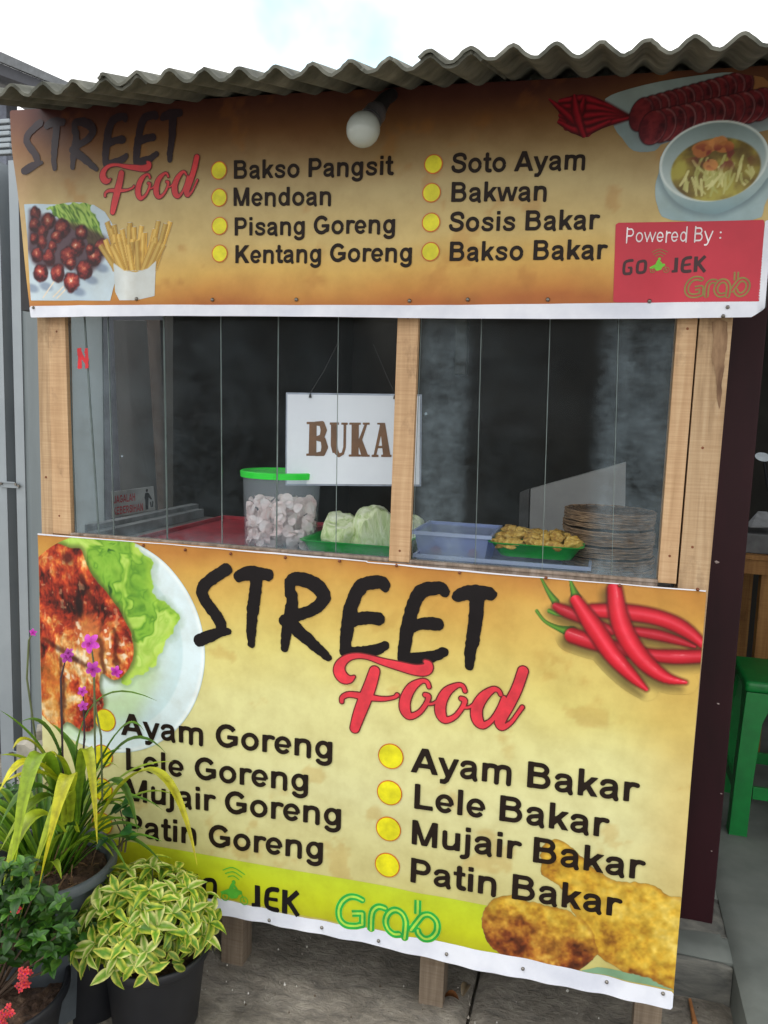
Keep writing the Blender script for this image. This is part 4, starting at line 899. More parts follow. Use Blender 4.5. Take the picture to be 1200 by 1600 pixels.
for (x, y) in ((.45, .07), (.955, .08), (1.435, .088), (.06, .5), (1.40, .5), (.76, .5)):
    box('leg', (x, x+.058, y, y+.055, -.005, .21 if y < .3 else 1.02), M['leg'], stall, .002)
box('side_panel', (.022, .034, .086, .62, .12, 1.02), M['wood_old'], stall, .001)
box('side_panel', (1.448, 1.46, .086, .30, .12, 1.02), M['darkwall'], stall, .001)
# painted rail and glass of the left flank
rail = mat_plain('grey_rail_paint', (120, 124, 126), .5)
box('side_rail', (.0885, .116, .0515, .60, 1.0405, 1.066), rail, stall)
box('side_rail', (.060, .0875, .088, .62, 1.03, 1.078), rail, stall)
# window glass: upright strips of glass standing edge to edge
def pane(x0b, x0t, x1b, x1t, y, z0=1.0665, z1=1.598, g=.0004):
    mb = MB(); v = [(x0b+g, y, z0), (x1b-g, y, z0), (x1b-g, y+.005, z0), (x0b+g, y+.005, z0), (x0t+g, y, z1), (x1t-g, y, z1), (x1t-g, y+.005, z1), (x0t+g, y+.005, z1)]
    mb.add(v, [(0, 1, 5, 4)], 0); mb.add(v, [(3, 0, 4, 7), (1, 2, 6, 5), (0, 3, 2, 1), (4, 5, 6, 7)], 1)
    for xb_, xt_ in ((x0b+g, x0t+g),): mb.add([(xb_, y-.0006, z0), (xb_+.0010, y-.0006, z0), (xt_+.0010, y-.0006, z1), (xt_, y-.0006, z1)], [(0, 1, 2, 3)], 1)
    return mb.build('glass_strip', None, stall, mats=[M['glass'], M['edge']])
XL = [(.0895, .0755), (.1525, .1195), (.1935, .1825), (.334, .3255), (.4735, .4665), (.606, .6025), (.7455, .7385), (.870, .872)]
XRt = [(.9165, .918), (1.0515, 1.0410), (1.1885, 1.1762), (1.3245, 1.305), (1.4110, 1.4112)]
for P in (XL, XRt):
    for i in range(len(P)-1): pane(P[i][0], P[i][1], P[i+1][0], P[i+1][1], .012+.0015*(i % 2))
# corrugated roof sheets
RS = math.tan(R(16)); YE = -.30
def crest(i):      # photo crest -> x at the front edge
    return None
e0, e1 = at(18, 130, YE), at(1162, 50, YE); pitch = (e1[0]-e0[0])/19; zslope = (e1[2]-e0[2])/(e1[0]-e0[0])
AMP = .0098
def roof_z(x, y): return e0[2]-AMP+zslope*(x-e0[0])+(y-YE)*RS+AMP*math.cos(2*math.pi*(x-e0[0])/pitch)
def sheet(xa, xb, ya, yb, lift=0, seed=0, nm='roof_sheet'):
    n = max(8, int((xb-xa)/pitch*14)); m_ = 12; rr = random.Random(seed); L0 = lift; lf = lambda x: L0*max(0, 1-max(0, x-xa-2.0*pitch)/(3*pitch)) if seed < 5 else L0
    xs = [xa+(xb-xa)*i/n for i in range(n+1)]; ys = [ya+(yb-ya)*j/m_ for j in range(m_+1)]
    jit = [rr.uniform(-.002, .002) for _ in xs]
    top = [(x, y+(jit[i] if j == 0 else 0), roof_z(x, y)+lf(x)) for i, x in enumerate(xs) for j, y in enumerate(ys)]
    th = .0055; bot = []
    for i, x in enumerate(xs):
        s = -AMP*2*math.pi/pitch*math.sin(2*math.pi*(x-e0[0])/pitch); q = math.sqrt(1+s*s)
        for j, y in enumerate(ys): bot.append((x+s/q*th, y+(jit[i] if j == 0 else 0), roof_z(x, y)+lf(x)-th/q))
    N_ = len(top); k = m_+1
    fs = [(i*k+j, (i+1)*k+j, (i+1)*k+j+1, i*k+j+1) for i in range(n) for j in range(m_)]
    fs += [(N_+i*k+j, N_+i*k+j+1, N_+(i+1)*k+j+1, N_+(i+1)*k+j) for i in range(n) for j in range(m_)]
    fs += [(i*k, N_+i*k, N_+(i+1)*k, (i+1)*k) for i in range(n)]+[(i*k+m_, (i+1)*k+m_, N_+(i+1)*k+m_, N_+i*k+m_) for i in range(n)]
    fs += [(j, j+1, N_+j+1, N_+j) for j in range(m_)]+[(n*k+j, N_+n*k+j, N_+n*k+j+1, n*k+j+1) for j in range(m_)]
    mb = MB(); mb.add(top+bot, fs); return mb.build(nm, M['roof'], stall, smooth=True)
xo = e0[0]
sheet(xo-2.35*pitch, xo+4.30*pitch, YE, 1.2, 0, 1)
sheet(xo+2.78*pitch, xo+13.3*pitch, YE-.005, 1.2, .0068, 2)
sheet(xo+11.72*pitch, xo+21.6*pitch, YE-.011, 1.2, .0068, 3)
sheet(xo+20.2*pitch, xo+30*pitch, YE-.005, 1.2, .0068, 4)
for a_x, b_x, s in ((-2.35, 12.4, 5), (10.6, 30, 6)): sheet(xo+a_x*pitch, xo+b_x*pitch, 1.05, 2.55, .009+.006*(s-5), s)
def batten(y, x0, x1, h=.05):
    z = min(roof_z(x0+(k/40)*(x1-x0), y) for k in range(41))-.012
    zl, zr = roof_z(xo+.5*pitch, y)-.008+zslope*(x0-xo), roof_z(xo+.5*pitch, y)-.008+zslope*(x1-xo)
    mb = MB(); mb.add([(x0, y, zl-h), (x1, y, zr-h), (x1, y+.045, zr-h), (x0, y+.045, zl-h), (x0, y, zl), (x1, y, zr), (x1, y+.045, zr+.012), (x0, y+.045, zl+.012)],
                      [(0, 3, 2, 1), (4, 5, 6, 7), (0, 1, 5, 4), (1, 2, 6, 5), (2, 3, 7, 6), (3, 0, 4, 7)]); return mb.build('roof_batten', M['wood_old'], stall, .0015)
batten(.004, -.02, 1.62); batten(1.1, -.02, 2.4); batten(2.4, -.02, 2.4)
box('fascia_board', (-.02, 1.56, -.024, -.002, 1.585, 1.99), M['darkwall'], stall, .001)

# lamp under the eave
Lx = at(567, 203, -.13)
bulb = thing('light_bulb', 'frosted white light bulb in a black holder hanging in front of the upper banner', 'light bulb', (Lx[0], -.13, Lx[2]))
ax = Vector((.018, .055, .062)).normalized(); c0 = Vector(Lx)
mb = MB(); prof = [(-.031, .0), (-.0300, .009), (-.026, .0175), (-.019, .0248), (-.009, .0298), (.001, .0312), (.012, .0298), (.021, .0255), (.029, .0195), (.035, .0155), (.045, .0145)]
mb.tube([c0+ax*a for a, _ in prof], [max(r, .0008) for _, r in prof], 28); 
bm_ = mat_noise('frosted_glass', [(.3, (158, 166, 162)), (.7, (182, 190, 186))], 8, .25, bmp=0); mb.build('bulb_glass', bm_, bulb, smooth=True)
mb = MB(); mb.tube([c0+ax*a for a in (.030, .034, .036, .058, .060, .070)], [.0185, .0195, .0205, .0212, .018, .0165], 24); mb.build('lamp_holder', mat_plain('grey_bakelite', (76, 74, 78), .4), bulb, smooth=True)
mb = MB(); mb.tube([c0+ax*a for a in (.0335, .037)], [.0222, .0222], 24); mb.build('collar', mat_plain('steel_ring', (120, 122, 128), .35, .8), bulb, smooth=True)
mb = MB(); top = c0+ax*.070; mb.tube([top, top+Vector((.006, .02, .025)), Vector((top.x+.012, -.032, top.z+.045))], [.0165, .013, .012], 16); mb.build('bracket', mat_plain('bracket_black', (28, 28, 32), .5), bulb, smooth=True)

# ================================================================== INSIDE THE STALL AND BEHIND
def wall(nm, b, label, mat='roomwall', cat='wall', group=None):
    o = box(nm, b, M[mat], None, 0); tagp(o, label, cat, group); return o
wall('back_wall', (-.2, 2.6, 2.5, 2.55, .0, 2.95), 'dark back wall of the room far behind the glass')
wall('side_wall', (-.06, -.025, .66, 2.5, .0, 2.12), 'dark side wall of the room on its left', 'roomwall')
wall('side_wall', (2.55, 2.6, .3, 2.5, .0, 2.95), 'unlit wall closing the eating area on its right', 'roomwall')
M['board'] = mat_noise('grey_board', [(.3, (164, 166, 168)), (.7, (188, 190, 192))], 3, .6, bmp=.05)
def plate_quad(nm, px, Y, th, mat, label=None, cat=None, parent=None, Yr=None):
    """an upright board whose corners were measured in the photo, standing at depth Y (Yr at its right edge)"""
    Yr = Y if Yr is None else Yr; ys = [Y, Yr, Yr, Y]
    q = [at(x, y, yy) for (x, y), yy in zip(px, ys)]
    mb = MB(); mb.add(q+[(a[0], a[1]+th, a[2]) for a in q], [(0, 1, 2, 3), (4, 7, 6, 5), (0, 4, 5, 1), (1, 5, 6, 2), (2, 6, 7, 3), (3, 7, 4, 0)])
    o = mb.build(nm, mat, parent, .001)
    if label: tagp(o, label, cat)
    return o
plate_quad('board', ((177, 500), (224, 500), (243, 812), (190, 812)), .62, .02, M['board'], 'tall pale grey board standing behind the left window', 'board', Yr=.80)
plate_quad('door_frame', ((226, 500), (250, 500), (262, 806), (246, 806)), .85, .03, mat_plain('brown_frame', (62, 52, 46), .8), 'narrow dark brown door frame behind the left window', 'door frame')
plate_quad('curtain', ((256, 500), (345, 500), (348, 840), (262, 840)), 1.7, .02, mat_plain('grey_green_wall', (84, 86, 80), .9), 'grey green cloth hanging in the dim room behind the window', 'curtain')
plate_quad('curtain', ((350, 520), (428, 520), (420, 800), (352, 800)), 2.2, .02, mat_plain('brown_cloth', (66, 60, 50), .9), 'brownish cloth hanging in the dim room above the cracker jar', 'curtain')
plate_quad('pillar', ((712, 500), (730, 500), (728, 585), (710, 585)), 1.6, .05, mat_plain('post_inner', (74, 72, 62), .9), 'thin pale post top inside the dark room right of the mullion', 'pillar')
cooler = thing('counter', 'low white panelled counter at the back behind the right window', 'counter', tuple(at(890, 830, .9)))
plate_quad('front_panel', ((829, 764), (978, 722), (975, 900), (825, 900)), .9, .03, mat_noise('white_panel', [(.3, (150, 150, 150)), (.7, (180, 180, 180))], 3, .5, bmp=.05), parent=cooler, Yr=.92)
plate_quad('end_panel', ((812, 770), (827, 764), (823, 900), (808, 900)), .98, .03, mat_plain('panel_end', (104, 104, 104), .6), parent=cooler, Yr=.90)
# hanging sign
sg = thing('open_sign', 'white BUKA sign with brown lettering hanging on strings behind the glass', 'sign', tuple(at(552, 690, .12)))
SG = Sheet(.12, lambda X, Z: 0*X)
c_ = [at(x, y, .12) for x, y in ((449, 616), (656, 619), (655, 757), (448, 756))]
mb = MB(); mb.add([(a[0], a[1], a[2]) for a in c_]+[(a[0], a[1]+.002, a[2]) for a in c_], [(0, 3, 2, 1), (4, 5, 6, 7), (0, 1, 5, 4), (1, 2, 6, 5), (2, 3, 7, 6), (3, 0, 4, 7)])
mb.build('card', mat_noise('white_card', [(.3, (222, 226, 238)), (.7, (236, 240, 250))], 4, .35, bmp=.03), sg)
mb = MB(); d2 = [(a[0]+s*.004, .1215, a[2]+t*.004) for a, (s, t) in zip(c_, ((-1, 1), (1, 1), (1, -1), (-1, -1)))]; mb.add(d2+[(a, b+.001, c) for a, b, c in d2], [(0, 3, 2, 1), (4, 5, 6, 7), (0, 1, 5, 4), (1, 2, 6, 5), (2, 3, 7, 6), (3, 0, 4, 7)])
mb.build('laminate', mat_plain('laminate', (150, 158, 176), .2), sg)
def sp(*pts): return np.array([[at(x/3.333+360, y/3.333+480, .12)[0], at(x/3.333+360, y/3.333+480, .12)[2]]+([q[0]/3.333*.00150] if q else []) for x, y, *q in pts])
def serif(shapes):
    PS = [sp(*p) for p in shapes]
    def fn(X, Z): return np.minimum.reduce([d_poly(X, Z, P[:, :2]) if P.shape[1] == 2 else d_stroke(X, Z, P, butt=True) for P in PS])
    b = (min(P[:, 0].min() for P in PS)-.02, max(P[:, 0].max() for P in PS)+.02, min(P[:, 1].min() for P in PS)-.02, max(P[:, 1].max() for P in PS)+.02)
    flat(SG, fn, b, .0011, 3, 'sign_letter', M['brown_ink'], sg)
serif([[(412, 597), (450, 597), (448, 774), (408, 774)], [(398, 597), (450, 597), (450, 609), (398, 609)], [(396, 762), (460, 762), (460, 774), (396, 774)],
       [(440, 605, 9), (478, 607, 14), (487, 640, 17), (478, 675, 13), (440, 683, 8)], [(440, 684, 8), (484, 690, 14), (492, 728, 18), (482, 762, 13), (440, 767, 8)]])
serif([[(518, 600, ), (566, 600), (566, 612), (518, 612)], [(578, 601), (612, 601), (612, 612), (578, 612)], [(541, 606, 17), (540, 720, 17), (548, 756, 16)], [(544, 740, 15), (565, 772, 9), (586, 762, 7), (595, 730, 7), (597, 608, 7)]])
serif([[(632, 601), (670, 601), (668, 778), (630, 778)], [(620, 601), (680, 601), (680, 612), (620, 612)], [(617, 767), (680, 767), (680, 778), (617, 778)], [(690, 601), (726, 601), (726, 612), (690, 612)], [(665, 700), (700, 608), (714, 608), (680, 712)], [(672, 690, 14), (700, 772, 17)], [(682, 767), (726, 768), (726, 779), (682, 778)]])
serif([[(782, 602), (800, 602), (760, 772), (746, 772)], [(778, 602), (806, 602), (834, 775), (796, 775)], [(760, 722), (806, 722), (806, 734), (760, 734)], [(736, 768), (772, 768), (772, 780), (736, 780)], [(786, 768), (840, 768), (840, 780), (786, 780)], [(765, 602), (806, 602), (806, 611), (765, 611)]])
stri = mat_plain('dark_string', (60, 58, 60), .8)
for a, b in (((485, 618), (527, 538)), ((617, 620), (583, 538))):
    p, q = at(*a, .119), at(*b, .119); mb = MB(); mb.tube([p-np.array([0, .0, .004]), p+np.array([0, .0, .006]), (p+q)/2+np.array([.001, 0, -.001]), q], .0009, 6); mb.build('string', stri, sg)
    mb = MB(); mb.tube([p+np.array([0, -.0015, -.005]), p+np.array([0, -.0015, .003])], [.0035, .002], 8); mb.build('knot', stri, sg)
# litter notice
LN = at(210, 790, .52)
ln = thing('notice_sign', 'small grey notice with red words JAGALAH KEBERSIHAN and a figure binning litter', 'sign', tuple(LN))
cs = [at(x, y, Y) for x, y, Y in ((173, 769, .50), (240, 760, .60), (243, 797, .60), (174, 809, .50))]
U = (cs[1]-cs[0]); Vv = (cs[3]-cs[0])
mb = MB(); mb.add([tuple(c) for c in cs]+[(c[0]-.004, c[1]+.006, c[2]) for c in cs], [(0, 3, 2, 1), (4, 5, 6, 7), (0, 1, 5, 4), (1, 2, 6, 5), (2, 3, 7, 6), (3, 0, 4, 7)]); mb.build('board', mat_plain('notice_grey', (150, 154, 156), .5), ln)
class Tilt:      # writes on the tilted notice: local s,t in 0..1 -> world
    pass
def put_on(Vs, Fs, name, mat):
    P = [cs[0]+U*s+Vv*(1-t)+np.array([.0022, -.0026, 0]) for s, t in Vs]
    mb = MB(); mb.add(P, Fs); return mb.build(name, mat, ln)
def word_on(word, s0, s1, t0, hgt, mat):
    tot = sum(G[c][0] for c in word); k = (s1-s0)/tot; x = 0; Vs = []; Fs = []
    for ch in word:
        v, f = glyph(ch, .035, 1.0); b = len(Vs); Vs += [(s0+k*(x+a), t0+c*hgt/.716) for a, c in v]; Fs += [[b+i for i in q] for q in f]; x += G[ch][0]
    put_on(Vs, Fs, 'printed_word', mat)
word_on('JAGALAH', .06, .56, .54, .30, M['sign_red']); word_on('KEBERSIHAN', .04, .74, .10, .30, M['sign_red'])
def sil(P): put_on(P, [list(range(len(P)))], 'pictogram', M['black'])
sil([(.795, .12), (.86, .12), (.87, .60), (.93, .48), (.95, .52), (.88, .76), (.84, .80), (.79, .78), (.775, .6), (.79, .5)]); sil([(.835+.028*math.cos(k*.7), .88+.07*math.sin(k*.7)) for k in range(9)]); sil([(.92, .12), (.965, .12), (.985, .40), (.955, .44), (.94, .2), (.925, .42), (.90, .40)])
# red paint N on the leftmost glass
NP = lambda Y: None
nn = thing('painted_letter', 'red letter N on the glass strip at the far left of the window', 'lettering', tuple(at(128, 558, .0115)))
SN = Sheet(.0105, lambda X, Z: 0*X)
def npx(*p): return np.array([[at(x/3+0, y/3+460, .0105)[0], at(x/3, y/3+460, .0105)[2]] for x, y in p])
flat(SN, lambda X, Z: np.minimum.reduce([d_stroke(X, Z, npx((371, 252), (374, 348)), .0052, butt=True), d_stroke(X, Z, npx((404, 252), (408, 346)), .0045, butt=True), d_stroke(X, Z, npx((368, 258), (412, 338)), .0038, butt=True)])+.004*(fbm(X*200, Z*200, 3, 2)-.5), (.09, .16, 1.44, 1.54), .001, 0, 'letter', mat_plain('red_paint', (196, 30, 40), .5), nn)
# red tray
rt = MB(); z = 1.0405
q = [at(196, 842, .10), at(400, 858, .10)]; 
trm = mat_plain('red_tray', (150, 40, 52), .4)
tr = thing('serving_tray', 'flat red tray lying on the counter at the left end', 'tray', (.33, .30, z))
mb = MB(); mb.box(.20, .545, .075, .56, z, z+.006); mb.build('tray_base', trm, tr, .002)
mb = MB(); 
for b in ((.20, .545, .075, .083, z+.0065, z+.016), (.20, .545, .552, .56, z+.0065, z+.016), (.20, .208, .0835, .5515, z+.0065, z+.016), (.537, .545, .0835, .5515, z+.0065, z+.016)): mb.box(*b)
mb.build('tray_rim', trm, tr)
# cracker jar
J0, J1 = at(380, 855, .16), at(505, 855, .16)
jr = (at(497, 860, .16)[0]-at(381, 860, .16)[0])/2*.97; jx = (at(380, 850, .16)[0]+at(497, 850, .16)[0])/2; jy = .165; jz = 1.0405
jh = at(440, 745, .16)[2]-jz+.012
jar = thing('plastic_jar', 'tall clear plastic jar with bright green rim holding pale pink crackers', 'jar', (jx, jy, jz))
mb = MB(); mb.lathe((jx, jy, jz), [(.001, .001), (jr*.9, .001), (jr*.92, .004), (jr, jh), (jr*.985, jh), (jr*.90, .006)], 44); mb.build('jar_body', mat_trans('clear_plastic', (222, 230, 238), .90, .25, (250, 252, 255)), jar, smooth=True)
mb = MB(); mb.lathe((jx, jy, jz), [(jr*1.0+.001, jh-.012), (jr*1.05, jh-.012), (jr*1.06, jh+.001), (jr*1.03, jh+.003), (jr*.985, jh+.003), (jr*.985, jh-.010)], 44)
mb.build('jar_rim', M['greenlid'], jar, smooth=True)
cr = MB(); rr = random.Random(11)
for i in range(300):
    zz = rr.random()**.9; rad = jr*(.80+.06*zz)*math.sqrt(rr.random()) if i % 3 else jr*(.80+.06*zz)*.98; an = rr.random()*6.283
    top = .62-.10*(rad/jr)**2; h0 = .012+zz*jh*top
    c = Vector((jx+rad*math.cos(an), jy+rad*math.sin(an), jz+h0)); n_ = Vector((rr.gauss(0, 1), rr.gauss(0, 1), rr.gauss(0, .8))).normalized(); u = n_.orthogonal().normalized(); v = n_.cross(u); r0 = rr.uniform(.010, .0165)
    ring = [c+u*r0*math.cos(k*math.pi/5)+v*r0*math.sin(k*math.pi/5)+n_*.0025*math.sin(k*1.3+i) for k in range(10)]
    ring = [p if (Vector((p.x-jx, p.y-jy, 0)).length < jr*.9) else Vector((jx+(p.x-jx)*jr*.9/Vector((p.x-jx, p.y-jy, 0)).length, jy+(p.y-jy)*jr*.9/Vector((p.x-jx, p.y-jy, 0)).length, p.z)) for p in ring]
    cr.add([c+n_*.003]+ring+[c-n_*.001], [(0, 1+k, 1+(k+1) % 10) for k in range(10)]+[(11, 1+(k+1) % 10, 1+k) for k in range(10)])
o = cr.build('crackers', mat_noise('cracker', [(.3, (244, 208, 200)), (.55, (250, 230, 222)), (.8, (254, 244, 238))], 30, .6, bmp=.2), None, smooth=False); tagp(o, 'heap of pale pink crackers inside the tall clear jar', 'crackers', kind='stuff')
# green trays
def tray(nm, x0, x1, y0, y1, z, h, fl, label, mat, g=None):
    t = thing(nm, label, 'tray', ((x0+x1)/2, (y0+y1)/2, z), g)
    def loop(o, zz, rad=.018):
        p = []
        for cx, cy, a0 in ((x1+o-rad, y1+o-rad, 0), (x0-o+rad, y1+o-rad, 90), (x0-o+rad, y0-o+rad, 180), (x1+o-rad, y0-o+rad, 270)):
            p += [(cx+rad*math.cos(R(a0+k*22.5)), cy+rad*math.sin(R(a0+k*22.5)), zz) for k in range(5)]
        return p
    L = [loop(-fl, z), loop(-fl*.9, z+.003), loop(-.001, z+h*.92), loop(.005, z+h*.94), loop(.006, z+h), loop(.002, z+h), loop(-.004, z+h*.96), loop(-fl-.003, z+.004)]
    mb = MB(); vs = sum(L, []); n = 20; fs = [(i*n+j, i*n+(j+1) % n, (i+1)*n+(j+1) % n, (i+1)*n+j) for i in range(len(L)-1) for j in range(n)]+[tuple(range(n))[::-1], tuple((len(L)-1)*n+j for j in range(n))]
    mb.add(vs, fs, 0); mb.build('tray_shell', mat, t, smooth=True); return t
ta, tb = at(478, 840, .12), at(618, 850, .12)
tray('plastic_tray', ta[0]+.004, tb[0]+.02, (.075), .30, 1.0405, .044, .02, 'green plastic tray under the cut cabbages left of the wooden mullion', M['green'])
# cabbages
def cabbage(c, r, cut, label, seed, sx=1, sz=1):
    n, k = 36, 22; mb = MB(); vs = []; rr = np.random.RandomState(seed)
    for j in range(k+1):
        th = math.pi*j/k
        for i in range(n):
            ph = 2*math.pi*i/n; d = Vector((math.sin(th)*math.cos(ph), math.sin(th)*math.sin(ph), math.cos(th)))
            f = 1+.05*math.sin(3*ph+2*math.cos(th)*3+seed)+.03*math.sin(7*ph+5*th)+.05*abs(math.sin(2.5*ph+3*math.sin(th*2+seed)))+.10*float(fbm(np.array([ph*2.]), np.array([th*3.]), seed, 3)[0]-.5)
            p = Vector((d.x*r*f*sx, d.y*r*f, d.z*r*f*sz))
            for nv, dd in cut:
                nv = Vector(nv).normalized(); s = p.dot(nv)-dd
                if s > 0: p -= nv*s
            vs.append(p+Vector(c))
    fs = [(j*n+i, (j+1)*n+i, (j+1)*n+(i+1) % n, j*n+(i+1) % n) for j in range(k) for i in range(n)]
    mb.add(vs, fs); m_ = mat_noise('cabbage_leaf', [(.3, (164, 190, 120)), (.45, (208, 220, 170)), (.6, (232, 238, 208)), (.8, (246, 248, 232))], 45, .5, stretch=(1, 1, .35), bmp=.9, bd=.006, dist=1.2)
    o = mb.build('cabbage', m_, None, smooth=True); tagp(o, label, 'cabbage', 'cabbages on the green tray'); return o
ca = at(526, 823, .16); cabbage((ca[0], .17, 1.092), .050, [((-1, -.1, .1), .030), ((.1, -.5, 1), .034)], 'pale cabbage piece cut flat on its top, beside the cracker jar', 2)
ca = at(582, 822, .17); cabbage((ca[0]-.002, .19, 1.098), .056, [((.75, -.75, .1), .030)], 'round white cabbage with a cut face beside the wooden mullion', 5)
ca = at(640, 800, .24); cabbage((ca[0]-.006, .27, 1.085), .045, [], 'green cabbage mostly hidden behind the wooden mullion', 8)
# translucent boxes on the right
bl = mat_trans('blue_tint_plastic', (176, 192, 232), .62, .3, (205, 216, 245))
def tub(nm, x0, x1, y0, y1, z, h, fl, label):
    t = thing(nm, label, 'box', ((x0+x1)/2, (y0+y1)/2, z))
    mb = MB(); a = [(x0+fl, y0+fl, z), (x1-fl, y0+fl, z), (x1-fl, y1-fl, z), (x0+fl, y1-fl, z)]; b = [(x0, y0, z+h), (x1, y0, z+h), (x1, y1, z+h), (x0, y1, z+h)]
    mb.add(a+b, [(0, 1, 2, 3), (0, 1, 5, 4), (1, 2, 6, 5), (2, 3, 7, 6), (3, 0, 4, 7)]); mb.build('box_wall', bl, t)
    mb = MB(); e = .006
    for c in ((x0-e, x1+e, y0-e, y0-.0005, z+h-.008, z+h), (x0-e, x1+e, y1+.0005, y1+e, z+h-.008, z+h), (x0-e, x0-.0005, y0, y1, z+h-.008, z+h), (x1+.0005, x1+e, y0, y1, z+h-.008, z+h)): mb.box(*c)
    mb.build('box_rim', mat_trans('rim_plastic', (176, 190, 224), .25, .3), t); return t
u0, u1 = at(650, 880, .10), at(922, 892, .10)
tub('storage_box', u0[0]+.008, u1[0]-.004, .065, .30, 1.0405, .034, .004, 'shallow translucent bluish crate under the green tray of fritters')
v0, v1 = at(648, 815, .12), at(770, 830, .12)
tub('storage_box', v0[0]+.006, v1[0]-.004, .095, .27, 1.0485, .072, .012, 'deeper translucent blue box without lid just right of the mullion')
for (x, y, r, k) in ((680, 850, .014, 1), (740, 826, .012, 2)):
    c = at(x, y, .15); o = None
    mb = MB(); mb.lathe((c[0], .16, 1.053), [(.001, 0), (r*.8, .003), (r, .012), (r*.8, .021), (.001, .025)], 14); o = mb.build('tomato', mat_plain('tomato_red', (150, 44, 34), .35), None, smooth=True)
    tagp(o, ('small red tomato near the left side of the blue box' if k == 1 else 'small red tomato near the right side of the blue box'), 'tomato')
w0, w1 = at(762, 838, .10), at(918, 850, .10)
tray('plastic_tray', w0[0]+.008, w1[0]-.012, .08, .25, 1.0775, .032, .020, 'green plastic tray filled with yellow fritters, on the bluish crate', M['green'])
frm = [mat_noise('fried_batter', [(.3, (128, 84, 34)), (.5, (190, 150, 64)), (.75, (226, 200, 124))], 110, .5, bmp=1, bd=.004, dist=.6), mat_noise('golden_batter', [(.3, (180, 132, 40)), (.55, (214, 178, 90)), (.8, (234, 212, 140))], 140, .55, bmp=.8, bd=.004, dist=.6)]
def lump(c, r, seed, mat):
    bm = bmesh.new(); bmesh.ops.create_icosphere(bm, subdivisions=3, radius=1); rr = random.Random(seed); sx_, sy_, sz_ = rr.uniform(1, 1.5), rr.uniform(.7, 1.1), rr.uniform(.5, .8); rot = Matrix.Rotation(rr.uniform(0, 3), 3, 'Z') @ Matrix.Rotation(rr.uniform(-.5, .5), 3, 'X')
    from mathutils import noise as mn
    for v in bm.verts:
        p = v.co.copy(); k = 1+.45*mn.noise(p*1.6+Vector((seed*3.1, 0, 0)))+.26*mn.noise(p*3.6+Vector((0, seed, 0)))+.12*mn.noise(p*9+Vector((0, 0, seed))); v.co = rot @ Vector((p.x*sx_*k, p.y*sy_*k, p.z*sz_*k))*r
    for f in bm.faces: f.smooth = True
    me = bpy.data.meshes.new('fritter'); bm.to_mesh(me); bm.free(); o = link('fritter', me, mat); o.location = c; return o
rr = random.Random(4); k = 0
for row, yy in ((0, .105), (1, .15), (2, .20)):
    for i in range(6):
        x = w0[0]+.030+i*(w1[0]-w0[0]-.066)/5+rr.uniform(-.005, .005)
        o = lump((x, yy+rr.uniform(-.008, .008), 1.104+.005*row+rr.uniform(0, .009)), .0172, k+1, frm[k % 2]); k += 1
        tagp(o, '%s golden fritter from the left in the %s row of the green tray' % (('first', 'second', 'third', 'fourth', 'fifth', 'last')[i], ('front', 'middle', 'back')[row]), 'fritter', 'fritters in the green tray')
# rattan plates
pm = mat_noise('dark_rattan', [(.3, (52, 38, 28)), (.55, (92, 70, 50)), (.8, (140, 114, 84))], 40, .7, stretch=(1, 1, 6), bmp=.6, bd=.003)
pm2 = mat_noise('pale_rattan', [(.3, (74, 56, 42)), (.55, (128, 102, 76)), (.8, (176, 150, 116))], 40, .7, stretch=(1, 1, 6), bmp=.6, bd=.003)
px0 = at(882, 800, .26); px1 = at(1024, 800, .26); pr_ = .098; pcx = px0[0]+pr_+.002
def ratplate(zc, seed, label, proto=None):
    rr = random.Random(seed); t = thing('woven_plate', label, 'plate', (pcx+rr.uniform(-.004, .004), .235+rr.uniform(-.004, .004), zc), 'woven rattan plates in the stack')
    if proto:
        for ch in proto.children:
            c = ch.copy(); COL.objects.link(c); c.parent = t
        t.rotation_euler = (rr.uniform(-.02, .02), rr.uniform(-.02, .02), rr.uniform(0, 3)); return t
    c = t.location
    mb = MB(); n = 40
    for s, rad, hh in ((0, pr_, .010), (1, pr_*.985, .0065), (2, pr_*1.0, .003)):
        mb.tube([(c.x+rad*math.cos(a)*(1+.006*math.sin(a*9+s)), c.y+rad*math.sin(a)*(1+.006*math.sin(a*9+s)), c.z+hh+.0006*math.sin(a*11+s*2)) for a in [2*math.pi*i/72 for i in range(73)]], .0021, 5)
    mb.build('rim_weave', pm2, t)
    mb = MB(); mb.lathe(tuple(c), [(pr_*.97, .008), (pr_*.80, .0015), (.001, .0)], 40); mb.build('plate_base', pm, t)
    mb = MB()
    for i in range(26):
        a = i*2*math.pi/26; mb.tube([(c.x+pr_*.2*math.cos(a), c.y+pr_*.2*math.sin(a), c.z+.002), (c.x+pr_*.75*math.cos(a+.25), c.y+pr_*.75*math.sin(a+.25), c.z+.003), (c.x+pr_*.99*math.cos(a+.2), c.y+pr_*.99*math.sin(a+.2), c.z+.011)], .0015, 4)
    mb.build('spokes', pm, t); return t
pz = [1.041+.0105*i for i in range(12)]; ztop = at(940, 790, .26)[2]; npl = max(8, int((ztop-1.041)/.0125)); proto = None
names = ['bottom woven plate of the stack, standing on the counter by the right post', 'topmost dark woven plate of the stack, its open weave showing']
for i in range(npl):
    lab = names[0] if i == 0 else names[1] if i == npl-1 else '%s dark woven plate counted up from the bottom of the stack' % ('second third fourth fifth sixth seventh eighth ninth tenth eleventh twelfth thirteenth'.split()[i-1])
    o = ratplate(1.041+i*(ztop-1.045)/npl, i, lab, proto); proto = proto or o

